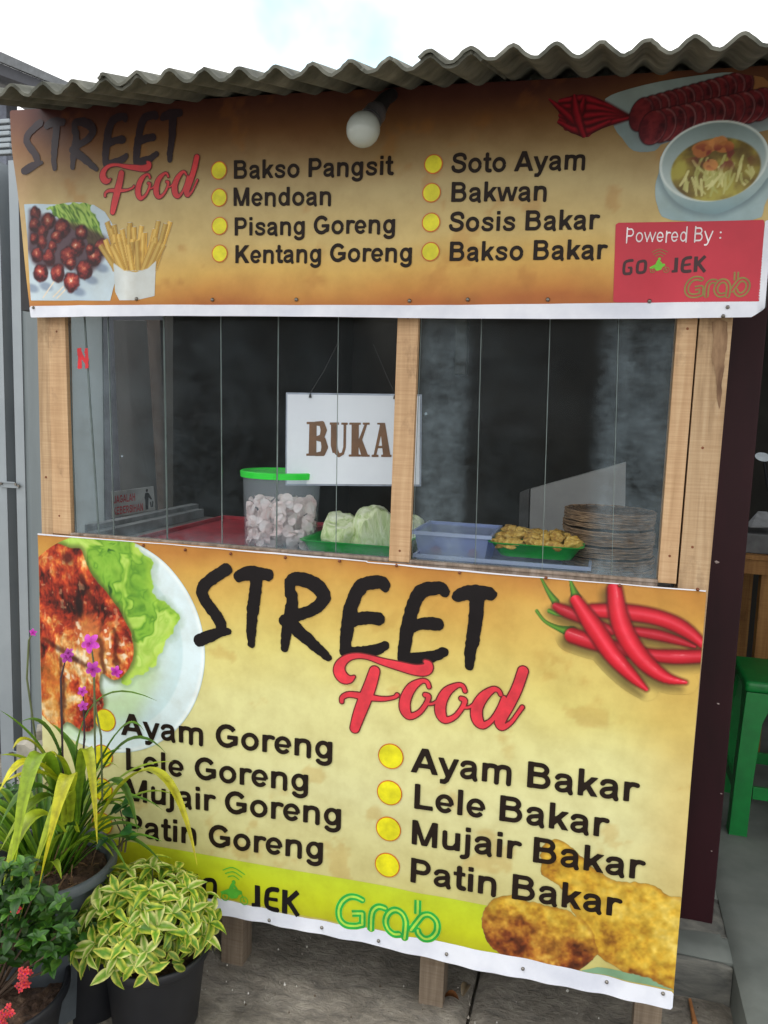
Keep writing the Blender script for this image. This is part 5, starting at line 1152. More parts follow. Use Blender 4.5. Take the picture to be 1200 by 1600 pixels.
st_ = smooth(np.array([[at(x, y, -.001)[0], at(x, y, -.001)[2]] for x, y in ((1112, 503), (1137, 503), (1131, 580), (1124, 640), (1119, 600), (1114, 560), (1113, 525))]), 2)
SP = Sheet(-.0012, lambda X, Z: 0*X)
flat(SP, lambda X, Z: d_poly(X, Z, st_)+.006*(fbm(X*90, Z*40, 3, 3)-.5), (1.44, 1.53, 1.38, 1.585), .0016, 0, 'bark_patch', mat_noise('bark', [(.3, (70, 50, 38)), (.5, (116, 88, 66)), (.75, (170, 140, 108))], 30, .9, stretch=(1, 1, .25), bmp=.6, bd=.002), stall)
for (x, z) in ((.056, 1.11), (.058, 1.54), (1.43, 1.12), (1.431, 1.55), (.894, 1.09), (.895, 1.57), (1.47, 1.14), (1.474, 1.33), (.018, 1.2)):
    mb = MB(); y_ = -.0064 if .8 < x < 1 else -.0022 if 1.40 < x < 1.446 or .04 < x < .08 else .0008 if x < .03 else -.0004
    mb.tube([(x, y_, z), (x, y_+.002, z)], [.0026, .0026], 8); mb.build('nail_head', M['rust'], stall)
# ================================================================== RIGHT OF THE STALL
po = thing('post', 'dark maroon square post standing on the cement floor right of the stall', 'post', (1.575, .49, FZ))
cp = [atz(1115, 1447, FZ), at(1197, 470, .43)]
mb = MB(); xb, xt = cp[0][0], at(1197, 470, .43)[0]
yb = .43; z1 = roof_z(1.6, .45)-.02
mb.add([(1.515, yb, FZ), (1.634, yb, FZ), (1.634, yb+.11, FZ), (1.515, yb+.11, FZ), (1.515, yb, z1), (1.640, yb, z1), (1.640, yb+.11, z1), (1.515, yb+.11, z1)], [(0, 3, 2, 1), (4, 5, 6, 7), (0, 1, 5, 4), (1, 2, 6, 5), (2, 3, 7, 6), (3, 0, 4, 7)])
mb.build('post_shaft', M['maroon'], po, .003)
mb = slab(1.50, 1.665, .395, .56, 61, FZ+.001, FZ+.010); mb.build('mortar_foot', M['screed'], po, smooth=True)
chip = mat_plain('paint_chip', (168, 150, 146), .7)
for (x, y, a) in ((1120, 878, .007), (1122, 1100, .004), (1127, 1240, .003), (1112, 1330, .003)):
    c = at(x, y, .4285); mb = MB(); rr = random.Random(x); mb.add([(c[0], c[1]-.0012, c[2])]+[(c[0]+a*rr.uniform(.5, 1.2)*math.cos(k*.9), c[1]+.0003, c[2]+a*.6*rr.uniform(.4, 1.2)*math.sin(k*.9)) for k in range(7)], [(0, 1+k, 1+(k+1) % 7) for k in range(7)]); mb.build('paint_chip', chip, po)
# stool
sx0 = 1.735; st = thing('plastic_stool', 'dark green plastic stool standing on the cement floor at the right edge', 'stool', (1.90, 1.10, FZ))
zt = .60; SM = M['stool']
mb = MB(); mb.box(1.755, 2.045, .955, 1.245, zt-.035, zt)
# open centre grip
o = mb.build('seat', SM, st, .014, True, seg=4)
mb = MB()
for k in range(3): mb.box(1.86+k*.035, 1.875+k*.035, 1.07, 1.13, zt+.0005, zt+.0012)
mb.build('grip_slot', M['pot'], st)
for sx_, sy_ in ((-1, -1), (1, -1), (1, 1), (-1, 1)):
    cx, cy = 1.90, 1.10; mb = MB()
    a0, a1 = .125, .152
    def q(d, w, z): return [(cx+sx_*(d-w), cy+sy_*d, z), (cx+sx_*d, cy+sy_*d, z), (cx+sx_*d, cy+sy_*(d-w), z), (cx+sx_*(d-.012), cy+sy_*(d-w), z), (cx+sx_*(d-.012), cy+sy_*(d-.012), z), (cx+sx_*(d-w), cy+sy_*(d-.012), z)]
    L = [q(a1+.005, .052, FZ), q(a1, .052, FZ+.18), q(a1-.008, .056, zt-.13), q(a0+.014, .085, zt-.0355)]
    vs = sum(L, []); fs = [(i*6+j, i*6+(j+1) % 6, (i+1)*6+(j+1) % 6, (i+1)*6+j) for i in range(3) for j in range(6)]+[tuple(range(6)), tuple(18+j for j in range(6))]
    mb.add(vs, fs); mb.build('leg', SM, st, .0015)
for b in ((1.802, 1.998, .952, .962, FZ+.12, FZ+.16), (1.802, 1.998, 1.238, 1.248, FZ+.12, FZ+.16), (1.752, 1.762, 1.002, 1.198, FZ+.12, FZ+.16), (2.038, 2.048, 1.002, 1.198, FZ+.12, FZ+.16)): box('rung', b, SM, st, .001)
# wooden table behind
tw = mat_wood('yellow_table_wood', (134, 92, 44), (166, 118, 62), (184, 138, 78))
ta_ = at(1160, 880, 1.75); tb_ = thing('table', 'rough yellow wooden table in the dark behind the green stool', 'table', (2.15, 1.9, FZ))
zt2 = at(1185, 868, 1.6)[2]
x0_ = at(1150, 880, 1.6)[0]
box('table_top', (x0_-.02, 2.5, 1.6, 2.15, zt2-.018, zt2), tw, tb_); box('apron', (x0_+.0, 2.48, 1.615, 1.637, zt2-.075, zt2-.0185), tw, tb_)
lx = at(1186, 960, 1.62)[0]
box('leg', (lx, lx+.05, 1.638, 1.69, FZ, zt2-.0185), tw, tb_); box('leg', (2.43, 2.48, 1.638, 1.69, FZ, zt2-.0185), tw, tb_); box('leg', (lx, lx+.05, 2.08, 2.13, FZ, zt2-.0185), tw, tb_)
c = at(1178, 848, 1.75); z_ = zt2+.0005
o = box('storage_crate', (c[0]-.05, c[0]+.30, 1.64, 1.90, z_, z_+.075), mat_plain('grey_crate', (96, 98, 100), .5), None, .004); tagp(o, 'flat grey crate lying on the wooden table behind the maroon post', 'crate')
mb = MB(); q_ = [at(1165, 818, 1.70), at(1184, 803, 1.78), at(1198, 810, 1.78), at(1206, 826, 1.70), at(1172, 838, 1.66)]
zz = z_+.078
mb.add([(p[0], p[1], zz+.05*(i in (1, 2))+.02) for i, p in enumerate(q_)]+[(p[0], p[1]+.003, zz+.05*(i in (1, 2))+.017) for i, p in enumerate(q_)], [(0, 1, 2, 3, 4), (9, 8, 7, 6, 5)]+[(i, (i+1) % 5, 5+(i+1) % 5, 5+i) for i in range(5)])
o = mb.build('folded_paper', mat_plain('greyish_paper', (168, 172, 176), .6)); tagp(o, 'folded grey white paper lying on the crate behind the maroon post', 'paper')
ml = at(1192, 714, 1.3)
mt = thing('motorcycle_mirror', 'oval mirror on a thin dark stalk in the dark right of the maroon post', 'mirror', tuple(ml))
mb = MB(); k = 24; vs = [(ml[0]+.024*math.cos(i*2*math.pi/k)-.006*math.sin(i*2*math.pi/k), 1.3, ml[2]+.015*math.sin(i*2*math.pi/k)) for i in range(k)]
mb.add(vs+[(a, b_+.012, c) for a, b_, c in vs], [tuple(range(k))]+[(i, (i+1) % k, k+(i+1) % k, k+i) for i in range(k)]+[tuple(range(k, 2*k))[::-1]]); mb.build('mirror_glass', mat_plain('mirror_face', (150, 160, 170), .15, .6), mt)
mb = MB(); mb.tube([(ml[0]+.005, 1.312, ml[2]), (ml[0]+.03, 1.34, ml[2]-.10), (ml[0]+.09, 1.36, ml[2]-.28)], .005, 8); mb.build('stalk', M['pot'], mt, smooth=True)

# ================================================================== LEFT OF THE STALL
def stud(px0, px1, Y, name, label, ytop=250):
    """cold formed steel channel, open towards the viewer's left"""
    xa, xb = at(px0, 700, Y)[0], at(px1, 700, Y)[0]; t_ = thing(name, label, 'steel post', (xa, Y, 0), 'galvanised steel channels of the frame')
    lean = lambda z: 0
    z1 = 2.0
    for nm, b in (('web', (xa, xb, Y, Y+.0015, -.03, z1)), ('flange', (xa, xa+.0015, Y+.002, Y+.045, -.03, z1)), ('flange', (xb-.0015, xb, Y+.002, Y+.045, -.03, z1)), ('lip', (xa+.002, xa+.010, Y+.0455, Y+.047, -.03, z1)), ('lip', (xb-.010, xb-.002, Y+.0455, Y+.047, -.03, z1))):
        box(nm, b, M['steel'], t_, 0)
    return t_, xa, xb
LY = .22
s1, a1_, b1_ = stud(-12, 9, LY, 'steel_channel', 'galvanised steel channel upright at the left edge of the picture')
s2, a2_, b2_ = stud(24, 38, LY, 'steel_channel', 'galvanised steel channel upright nearest the left wooden post of the stall')
gp = thing('flashing_sheet', 'tall mid grey folded metal sheet between steel channel and wooden post', 'metal sheet', (b2_, LY, 0))
xg0, xg1, xg2 = at(38, 700, LY+.01)[0]+.002, at(50, 700, LY+.01)[0], -.002
box('sheet_fold', (xg0, xg1, LY+.004, LY+.012, .02, 2.0), M['greypanel'], gp, .0015)
box('sheet_fold', (xg1+.001, xg2+.03, LY-.004, LY+.002, .02, 2.0), M['greypanel'], gp, .0015)
for (px, py) in ((15, 757), (32, 1178)):
    c = at(px, py, LY-.004); br_ = thing('bracket', ('bolted steel bracket joining the two channels at counter height' if py < 900 else 'bolted steel bracket joining the two channels near the ground'), 'bracket', tuple(c), 'brackets between the steel channels')
    box('plate', (c[0]-.030, c[0]+.030, LY-.006, LY-.0025, c[2]-.009, c[2]+.004), M['steel'], br_, .0008); box('plate_lip', (c[0]-.022, c[0]+.022, LY-.010, LY-.0065, c[2]+.0045, c[2]+.008), M['steel'], br_, .0005)
    for dx in (-.026, -.019, .019, .026):
        mb = MB(); k = (c[0]+dx*1.25, LY-.0065, c[2]-.002+.004*((dx*1000) % 2)); mb.tube([k, (k[0], k[1]-.004, k[2])], [.0042, .0036], 6); mb.build('bolt', M['nail'], br_)
# dark wall behind the channels, upper ribbed metal
o = box('neighbour_wall', (-6, -.04, .95, 1.10, -.03, 2.13), mat_noise('dark_plaster', [(.3, (44, 46, 54)), (.7, (66, 68, 76))], 4, .8, bmp=.2), None, .002); tagp(o, 'dark wall of the neighbouring house seen between the steel channels', 'wall')
rc = thing('ribbed_sheet', 'light ribbed metal sheet high behind the left edge of the upper banner', 'metal sheet', tuple(at(6, 215, .60)))
for i in range(6):
    p = at(10, 186+i*9.5, .60); q = at(10, 193+i*9.5, .60); box('rib', (p[0]-.8, at(16, 210, .60)[0], .595+.004*(i % 2), .62, q[2], p[2]), M['steel'], rc, .003)
# neighbouring roof, upper left
nb = thing('neighbour_house', 'dark sloping roof edge of the house behind, upper left against the sky', 'house', tuple(at(20, 120, 2.6)))
dk = mat_noise('dark_roof_metal', [(.3, (52, 54, 60)), (.7, (72, 74, 82))], 5, .7, bmp=.1)
def rib_beam(P, Y, dep, nm, mat):
    f_ = [at(x, y, Y) for x, y in P]; n = len(f_)
    mb = MB(); mb.add([tuple(a) for a in f_]+[(a[0], a[1]+dep, a[2]) for a in f_], [tuple(range(n)), tuple(range(n, 2*n))[::-1]]+[(i, i+n, (i+1) % n+n, (i+1) % n) for i in range(n)]); return mb.build(nm, mat, nb, .004)
rib_beam([(-200, -10), (120, 134), (120, 146), (-200, 14)], 2.6, .06, 'verge_trim', mat_plain('grey_trim', (96, 100, 104), .6))
rib_beam([(-200, 16), (118, 147), (110, 158), (-200, 44)], 2.62, 1.8, 'roof_slope', dk)
rib_beam([(-200, 60), (10, 140), (10, 330), (-200, 330)], 2.9, .1, 'gable_wall', mat_plain('gable_paint', (120, 126, 140), .8))
# broken concrete blocks by the channels
for i, (px, py, w_, h_, d_, lab) in enumerate(((92, 1190, .12, .11, .12, 'rough pale concrete block behind the strap leaved plant, by the stall corner'), (60, 1215, .16, .07, .14, 'low grey concrete block beneath the steel channels'), (70, 1155, .05, .06, .05, 'small pale lump of concrete lying on the larger block'))):
    c = at(px, py, .13 if i != 1 else .10); zb = c[2]-h_/2
    if i == 0: zb = 0
    mb = MB(); 
    bm = bmesh.new(); bmesh.ops.create_cube(bm, size=1); bmesh.ops.subdivide_edges(bm, edges=bm.edges, cuts=5, use_grid_fill=True)
    from mathutils import noise as mn
    hh = (c[2]+h_/2-zb) if i == 0 else h_
    for v in bm.verts:
        k = 1+.10*mn.noise(v.co*3+Vector((i*5, 0, 0))); v.co = Vector((v.co.x*w_*k, v.co.y*d_*k, (v.co.z+.5)*hh*(1+.05*mn.noise(v.co*4))))
    me = bpy.data.meshes.new('concrete_block'); bm.to_mesh(me); bm.free(); o = link('concrete_block', me, mat_noise('block', [(.3, (120, 118, 108)), (.7, (176, 172, 160))], 14, .9, bmp=.8, bd=.006)); o.location = (c[0]-(.03 if i == 0 else .0), .14 if i != 1 else .16, zb if i != 1 else -.0); o.rotation_euler = (0, 0, .3*i); tagp(o, lab, 'block')
    if i == 2: o.location.z = c[2]-.03

# ================================================================== PLANTS
def leafmat(name, rough=.45, tr=.32):
    m, t, b = newmat(name); n = t.nodes
    a = n.new('ShaderNodeAttribute'); a.attribute_name = 'print'
    oi = n.new('ShaderNodeObjectInfo'); mr = n.new('ShaderNodeMapRange'); mr.inputs['To Min'].default_value = .85; mr.inputs['To Max'].default_value = 1.35; t.links.new(oi.outputs['Random'], mr.inputs[0])
    hs = n.new('ShaderNodeHueSaturation'); t.links.new(a.outputs['Color'], hs.inputs['Color']); t.links.new(mr.outputs[0], hs.inputs['Value'])
    r, x = noise_ramp(t, [(.3, (205, 205, 200)), (.6, (255, 255, 255))], 60, 4)
    mx = n.new('ShaderNodeMix'); mx.data_type = 'RGBA'; mx.blend_type = 'MULTIPLY'; mx.inputs['Factor'].default_value = 1; t.links.new(hs.outputs[0], mx.inputs['A']); t.links.new(r.outputs[0], mx.inputs['B'])
    t.links.new(mx.outputs['Result'], b.inputs['Base Color']); b.inputs['Roughness'].default_value = rough
    tl_ = n.new('ShaderNodeBsdfTranslucent'); t.links.new(mx.outputs['Result'], tl_.inputs[0]); ms_ = n.new('ShaderNodeMixShader'); ms_.inputs[0].default_value = tr
    t.links.new(b.outputs[0], ms_.inputs[1]); t.links.new(tl_.outputs[0], ms_.inputs[2]); t.links.new(ms_.outputs[0], n['Material Output'].inputs[0]); return m
LM = leafmat('leaf_skin')
def strip_mesh(name, pts, wid, colfn, ncr=2, fold=.25, up=Vector((0, 0, 1)), twist=0):
    """blade along pts (world), half width wid(t); folded along its midrib"""
    P = [Vector(p) for p in pts]; n = len(P); vs = []; cs_ = []; k = 2*ncr+1
    for i, p in enumerate(P):
        t = i/(n-1); d = (P[min(i+1, n-1)]-P[max(i-1, 0)]).normalized(); s = d.cross(up)
        if s.length < .15: s = d.cross(Vector((1, .3, 0)))
        s.normalize(); nn_ = s.cross(d).normalized()
        if twist: s2 = s*math.cos(twist*t)+nn_*math.sin(twist*t); nn_ = nn_*math.cos(twist*t)-s*math.sin(twist*t); s = s2
        w_ = wid(t)
        for j in range(-ncr, ncr+1):
            q = j/ncr; vs.append(p+s*w_*q+nn_*w_*fold*abs(q)); cs_.append(colfn(t, q))
    fs = [(i*k+j, i*k+j+1, (i+1)*k+j+1, (i+1)*k+j) for i in range(n-1) for j in range(k-1)]
    return vs, fs, cs_
def mesh_col(name, vs, fs, cs_, mat, off=Vector((0, 0, 0))):
    me = bpy.data.meshes.new(name); me.from_pydata([tuple(v-off) for v in vs], [], fs)
    a = me.color_attributes.new('print', 'FLOAT_COLOR', 'POINT'); c = np.concatenate([lin(np.clip(np.array(cs_), 0, 255)), np.ones((len(vs), 1))], 1).astype(np.float32); a.data.foreach_set('color', c.ravel())
    me.polygons.foreach_set('use_smooth', [True]*len(fs)); me.materials.append(mat); return me
def bez(a, b, c, n=10):
    a, b, c = Vector(a), Vector(b), Vector(c); return [a*(1-t)**2+b*2*t*(1-t)+c*t*t for t in [i/n for i in range(n+1)]]
def pot(parent, c, r, h, mat, rim=.008, taper=.74):
    mb = MB(); mb.lathe(c, [(.001, 0), (r*taper, 0), (r*taper+.003, .004), (r*.965, h-.028), (r*.97, h-.026), (r+rim*.4, h-.024), (r+rim, h-.020), (r+rim, h-.003), (r+rim-.003, h), (r, h), (r-.004, h-.004), (r-.010, h-.05), (r*taper-.008, .02)], 56)
    mb.build('pot', mat, parent, smooth=True)
    vs = []; n, m_ = 14, 40; rr = np.random.RandomState(int(r*1e4))
    for i in range(n+1):
        for j in range(m_):
            a = 2*math.pi*j/m_; q = (r-.012)*i/n; vs.append((c[0]+q*math.cos(a), c[1]+q*math.sin(a), c[2]+h-.035+rr.uniform(-.006, .006)+.012*(1-i/n)))
    mb = MB(); mb.add(vs, [(i*m_+j, (i+1)*m_+j, (i+1)*m_+(j+1) % m_, i*m_+(j+1) % m_) for i in range(n) for j in range(m_)]); mb.build('soil', M['soil'], parent)
# ---- strap leaved orchid
OC = Vector((.145, -.185, 0)); OR, OH = .142, .35
orch = thing('potted_orchid', 'tall grey pot of long arching strap leaves, some yellow, with purple orchid flowers', 'potted plant', tuple(OC))
pot(orch, (OC.x, OC.y, .02), OR, OH-.01, M['potgrey'], .010, .72)
box('foot_brick', (OC.x-.09, OC.x+.09, OC.y-.07, OC.y+.07, -.012, .0195), M['screed'], orch, .004)
def straw(c0_, c1_, yl):
    def f(t, q):
        a = np.array(c0_)*(1-t)+np.array(c1_)*t; rib = 1-.10*math.cos(q*9); e = np.array(yl)*1.0; k = max(0, abs(q)-.7)*.9; return (a*rib)*(1-k)+e*k
    return f
GR, YG, YE_, DG = (88, 132, 34), (156, 174, 40), (210, 198, 40), (54, 98, 30)
zt_ = .33
def strap(base, tip, hgt, w_, c0_, c1_, ctrl=None, sub='leaf'):
    base, tip = Vector(base), Vector(tip); mid = (base+tip)/2+Vector((0, 0, hgt)) if ctrl is None else Vector(ctrl)
    pts = bez(base, mid, tip, 14); tp = lambda t: w_*(.45+.55*min(1, t*4))*(1-max(0, (t-.55)/.45)**1.6)+.0004
    vs, fs, cc_ = strip_mesh(sub, pts, tp, straw(c0_, c1_, YG), 2, .35); link(sub, mesh_col(sub, vs, fs, cc_, LM, OC), None, orch)
cb = lambda dx=0, dy=0: (OC.x+dx, OC.y+dy, zt_)
A3 = lambda x, y, Y: tuple(at(x, y, Y))
spec = [((120, 1300), (0, 1235), (60, 1195), -.20, -.38, .0120, YG, YE_), ((118, 1290), (0, 1225), (80, 1215), -.2, -.36, .011, GR, YE_),
 ((120, 1290), (152, 1318), (135, 1170), -.2, -.30, .0085, GR, YE_), ((150, 1290), (308, 1352), (240, 1205), -.2, -.30, .0085, YG, YE_),
 ((95, 1300), (15, 1400), (60, 1180), -.22, -.42, .013, GR, YG), ((100, 1290), (60, 1390), (105, 1215), -.25, -.40, .0115, YG, YE_), ((110, 1285), (30, 1440), (95, 1250), -.25, -.42, .009, YG, YG),
 ((120, 1290), (245, 1095), (140, 1110), -.18, -.12, .0065, GR, GR), ((125, 1290), (260, 1178), (190, 1165), -.18, -.10, .008, DG, GR), ((120, 1285), (225, 1142), (180, 1150), -.16, -.12, .007, DG, GR),
 ((115, 1280), (30, 1130), (80, 1150), -.15, -.2, .008, DG, GR), ((110, 1280), (0, 1110), (70, 1180), -.15, -.25, .008, DG, GR), ((115, 1280), (20, 1170), (60, 1170), -.2, -.3, .010, GR, YE_),
 ((120, 1280), (190, 1170), (150, 1200), -.18, -.15, .009, DG, GR), ((120, 1280), (100, 1155), (95, 1220), -.18, -.15, .010, DG, GR), ((125, 1280), (80, 1130), (120, 1190), -.18, -.15, .008, DG, GR), ((120, 1280), (135, 1150), (125, 1215), -.16, -.14, .009, DG, GR),
 ((130, 1280), (215, 1300), (180, 1220), -.2, -.22, .0085, DG, GR), ((115, 1290), (0, 1290), (60, 1230), -.22, -.36, .012, DG, GR), ((110, 1290), (0, 1330), (70, 1245), -.22, -.38, .011, DG, YG), ((140, 1290), (270, 1190), (190, 1215), -.17, -.1, .006, GR, YG),
 ((105, 1290), (0, 1180), (60, 1205), -.2, -.3, .010, GR, YG), ((118, 1285), (70, 1195), (95, 1190), -.22, -.28, .012, GR, YE_), ((100, 1300), (5, 1385), (50, 1280), -.3, -.42, .014, YG, YG)]
for (b0, t0, m0, yb_, yt_, w_, c0_, c1_) in spec:
    w_ *= 1.3
    B = A3(*b0, yb_); T = A3(*t0, yt_); Mm = A3(*m0, (yb_+yt_)/2); ctrl = Vector(Mm)*2-(Vector(B)+Vector(T))*.5; strap(B, T, 0, w_, c0_, c1_, ctrl)
rr = random.Random(21)
for i in range(64):
    an = rr.uniform(-.2, 3.5) if i % 4 else rr.uniform(0, 6.28); L_ = rr.uniform(.10, .26); bx_ = OC.x+.055*math.cos(an)*rr.random(); by_ = OC.y+.05*math.sin(an)*rr.random()
    tip = Vector((bx_+L_*math.cos(an), by_+min(.16, L_*math.sin(an)*.8), zt_+rr.uniform(.02, .20)))
    if tip.y > -.03: tip.y = -.03-rr.random()*.02
    g = rr.random(); strap((bx_, by_, zt_-.02), tip, rr.uniform(.06, .20), rr.uniform(.005, .010), DG if g < .35 else GR, GR if g < .5 else YG)
# dry stems in the pot
mb = MB()
for i in range(70):
    an = rr.uniform(0, 6.28); q = rr.random()*.10; p = Vector((OC.x+q*math.cos(an), OC.y+q*math.sin(an), .315+rr.random()*.02)); d = Vector((rr.uniform(-.04, .04), rr.uniform(-.04, .04), rr.uniform(0, .06))); mb.tube([p, p+d*.5+Vector((0, 0, .004)), p+d], rr.uniform(.0008, .002), 4)
o = mb.build('dry_stems', mat_plain('dry_stem', (118, 92, 66), .9), orch); o['kind'] = 'stuff'
mb = MB(); cv = [A3(70, 1350, -.30), A3(100, 1335, -.28), A3(120, 1305, -.25), A3(152, 1298, -.22)]
# flower stalks and flowers
sg_ = mat_plain('flower_stalk', (86, 96, 60), .6); sg2 = mat_plain('dark_stalk', (56, 40, 50), .6)
for pts, m_ in ((((58, 1260), (55, 1150), (42, 1060), (45, 1000), (52, 988)), sg_), (((100, 1250), (97, 1150), (95, 1060), (103, 1028)), sg2), (((150, 1260), (148, 1140), (147, 1040), (142, 1006)), sg_), (((160, 1250), (158, 1150), (150, 1110), (146, 1060)), sg_), (((125, 1250), (132, 1150), (130, 1080)), sg2)):
    P = [A3(x, y, -.17+.02*i/len(pts)) for i, (x, y) in enumerate(pts)]
    mb = MB(); mb.tube(smooth(np.array(P), 4) if 0 else P, [.0022]*(len(P)-1)+[.0014], 6); mb.build('flower_stalk', m_, orch, smooth=True)
pet = leafmat('orchid_petal', .5, .3)
def flower(c, r, seed, name='flower', face=Vector((.3, -1, .15)), col0=(170, 40, 160), col1=(214, 84, 206), np_=5, par=None, off=None):
    rr = random.Random(seed); par = par or orch; off = OC if off is None else off
    f = (face+Vector((rr.uniform(-.3, .3), 0, rr.uniform(-.3, .3)))).normalized(); u = f.orthogonal().normalized(); v = f.cross(u); VS, FS, CS = [], [], []; c = Vector(c); ph = rr.random()*6
    for k in range(np_):
        a = ph+k*2*math.pi/np_; d = u*math.cos(a)+v*math.sin(a); pts = [c+d*r*t+f*r*(.10+.25*t-.35*t*t) for t in (0.05, .3, .6, .85, 1)]
        vs, fs, cc_ = strip_mesh('p', pts, lambda t: r*.34*math.sin(math.pi*min(1, .12+t*.86)), lambda t, q: np.array(col0)*(1-t)+np.array(col1)*t, 1, .15, f); b0 = len(VS); VS += vs; FS += [tuple(b0+i for i in g) for g in fs]; CS += cc_
    lp = [c+f*r*.1, c+f*r*.45-Vector((0, 0, r*.1)), c+f*r*.55-Vector((0, 0, r*.4))]; vs, fs, cc_ = strip_mesh('p', lp, lambda t: r*(.1+.16*t), lambda t, q: np.array((128, 14, 110))+np.array((80, 60, 60))*t, 1, .2, u); b0 = len(VS); VS += vs; FS += [tuple(b0+i for i in g) for g in fs]; CS += cc_
    return link(name, mesh_col(name, VS, FS, CS, pet, off), None, par)
for i, (x, y, r) in enumerate(((142, 1005, .0195), (105, 1026, .013), (146, 1045, .016), (182, 1049, .0125), (129, 1080, .010), (130, 1103, .010), (52, 988, .008), (108, 1020, .010))): flower(A3(x, y, -.165), r*1.15, i+1)
# ---- variegated bush
BC = Vector((.400, -.150, 0))
bush = thing('potted_bush', 'round bush of yellow edged green leaves in a black plastic pot before the banner', 'potted plant', tuple(BC))
pot(bush, (BC.x, BC.y, .004), .112, .185, M['pot'], .006, .80)
def vleaf(L_, w_, droop, cin, cout, seed):
    rr = random.Random(seed); pts = [Vector((0, L_*t, L_*(.28*t-droop*t*t))) for t in [i/6 for i in range(7)]]
    def col(t, q): k = sstep(.25, .75, abs(q)+.25*math.sin(t*9+seed)*.5+.15*math.sin(t*23+seed*2)); return np.array(cin)*(1-k)+np.array(cout)*k
    return strip_mesh('leaf', pts, lambda t: w_*math.sin(math.pi*min(1, .06+.94*t)**.85)+.0003, col, 3, .32)
LV = []
for i in range(5):
    vs, fs, cc_ = vleaf(.044, .0088, (.35, .55, .75, .5, .9)[i], ((96, 148, 30), (116, 162, 36), (84, 136, 34), (130, 172, 44), (104, 150, 34))[i], ((214, 212, 96), (222, 224, 140), (196, 204, 70), (226, 226, 150), (204, 208, 84))[i], i); LV.append(mesh_col('leaf', vs, fs, cc_, LM))
LVD = []
for i in range(2):
    vs, fs, cc_ = vleaf(.042, .0088, .5, (56, 104, 34), (74, 122, 36), i); LVD.append(mesh_col('leaf', vs, fs, cc_, LM))
rr = random.Random(3); stems = MB()
def rosette(p, axis, nleaf, sc_, meshes, root, off):
    axis = axis.normalized(); u = axis.orthogonal().normalized(); v = axis.cross(u); ph = rr.random()*6.28
    for k in range(nleaf):
        a = ph+k*2*math.pi/nleaf+rr.uniform(-.25, .25); d = u*math.cos(a)+v*math.sin(a); tilt = rr.uniform(-.15, .55); y_ = (d*math.cos(tilt)+axis*math.sin(tilt)).normalized()
        z_ = (axis-y_*axis.dot(y_)).normalized(); x_ = y_.cross(z_); o = bpy.data.objects.new('leaf', meshes[rr.randrange(len(meshes))]); COL.objects.link(o); o.parent = root
        s = sc_*rr.uniform(.75, 1.15); q = p-off
        o.matrix_local = Matrix(((x_.x*s, y_.x*s, z_.x*s, q.x), (x_.y*s, y_.y*s, z_.y*s, q.y), (x_.z*s, y_.z*s, z_.z*s, q.z), (0, 0, 0, 1)))
dome = []
base = Vector((BC.x, BC.y, .17)); tries = 0
while len(dome) < 59 and tries < 6000:
    tries += 1; th = math.acos(rr.uniform(-.25, 1)); ph = rr.uniform(0, 6.283); n_ = Vector((math.sin(th)*math.cos(ph), math.sin(th)*math.sin(ph), math.cos(th)))
    k = rr.uniform(.90, 1.0); c = Vector((BC.x-.018+n_.x*.155*k, BC.y-.02+n_.y*.130*k, .245+n_.z*.120*k))
    if c.z < .20 or c.y > -.035 or n_.y > .75: continue
    if all((c-d).length > .0285 for d, _ in dome): dome.append((c, n_))
cnt = 0
for c, n_ in dome:
    nl = 5; rosette(c, (n_+Vector((0, -.15, .75))).normalized(), nl, rr.uniform(.9, 1.15), LV if rr.random() < 1.93 else LVD, bush, BC); cnt += nl
    stems.tube([base+Vector((rr.uniform(-.03, .03), rr.uniform(-.03, .03), 0)), (base+c)/2+Vector((0, 0, .012)), c], [.0022, .0018, .0014], 5)
stems.build('branches', mat_plain('green_stem', (92, 96, 56), .7), bush).__setitem__('kind', 'stuff')
# inner leaves, too many to pick apart
VS, FS, CS = [], [], []
def scatter(n, fn, tmpl, seed, sc0=.7, sc1=1.1):
    rr = random.Random(seed); VS, FS, CS = [], [], []
    for i in range(n):
        p, ax_ = fn(rr); ax_ = ax_.normalized(); u = ax_.orthogonal().normalized(); v = ax_.cross(u); a = rr.random()*6.28; y_ = u*math.cos(a)+v*math.sin(a); y_ = (y_+ax_*rr.uniform(-.3, .6)).normalized(); z_ = (ax_-y_*ax_.dot(y_)).normalized(); x_ = y_.cross(z_); s = rr.uniform(sc0, sc1)
        vs, fs, cc_ = tmpl[rr.randrange(len(tmpl))]; b0 = len(VS); br_ = rr.uniform(.75, 1.15)
        VS += [p+(x_*q.x+y_*q.y+z_*q.z)*s for q in vs]; FS += [tuple(b0+k for k in f) for f in fs]; CS += [np.array(c)*br_ for c in cc_]
    return VS, FS, CS
tm = [vleaf(.038, .0076, .5, (110, 156, 36), (208, 210, 90), 1), vleaf(.038, .0076, .8, (96, 146, 36), (176, 192, 60), 2)]
def fin(rr):
    th = math.acos(rr.uniform(-.3, 1)); ph = rr.uniform(0, 6.283); n_ = Vector((math.sin(th)*math.cos(ph), math.sin(th)*math.sin(ph), math.cos(th))); k = rr.uniform(.68, .98)
    c = Vector((BC.x-.018+n_.x*.145*k, min(-.04, BC.y-.02+n_.y*.12*k), .240+n_.z*.11*k)); return c, n_+Vector((0, 0, .5))
v_, f_, c_2 = scatter(460, fin, tm, 5); o = link('inner_leaves', mesh_col('inner_leaves', v_, f_, c_2, LM, BC), None, bush); o['kind'] = 'stuff'
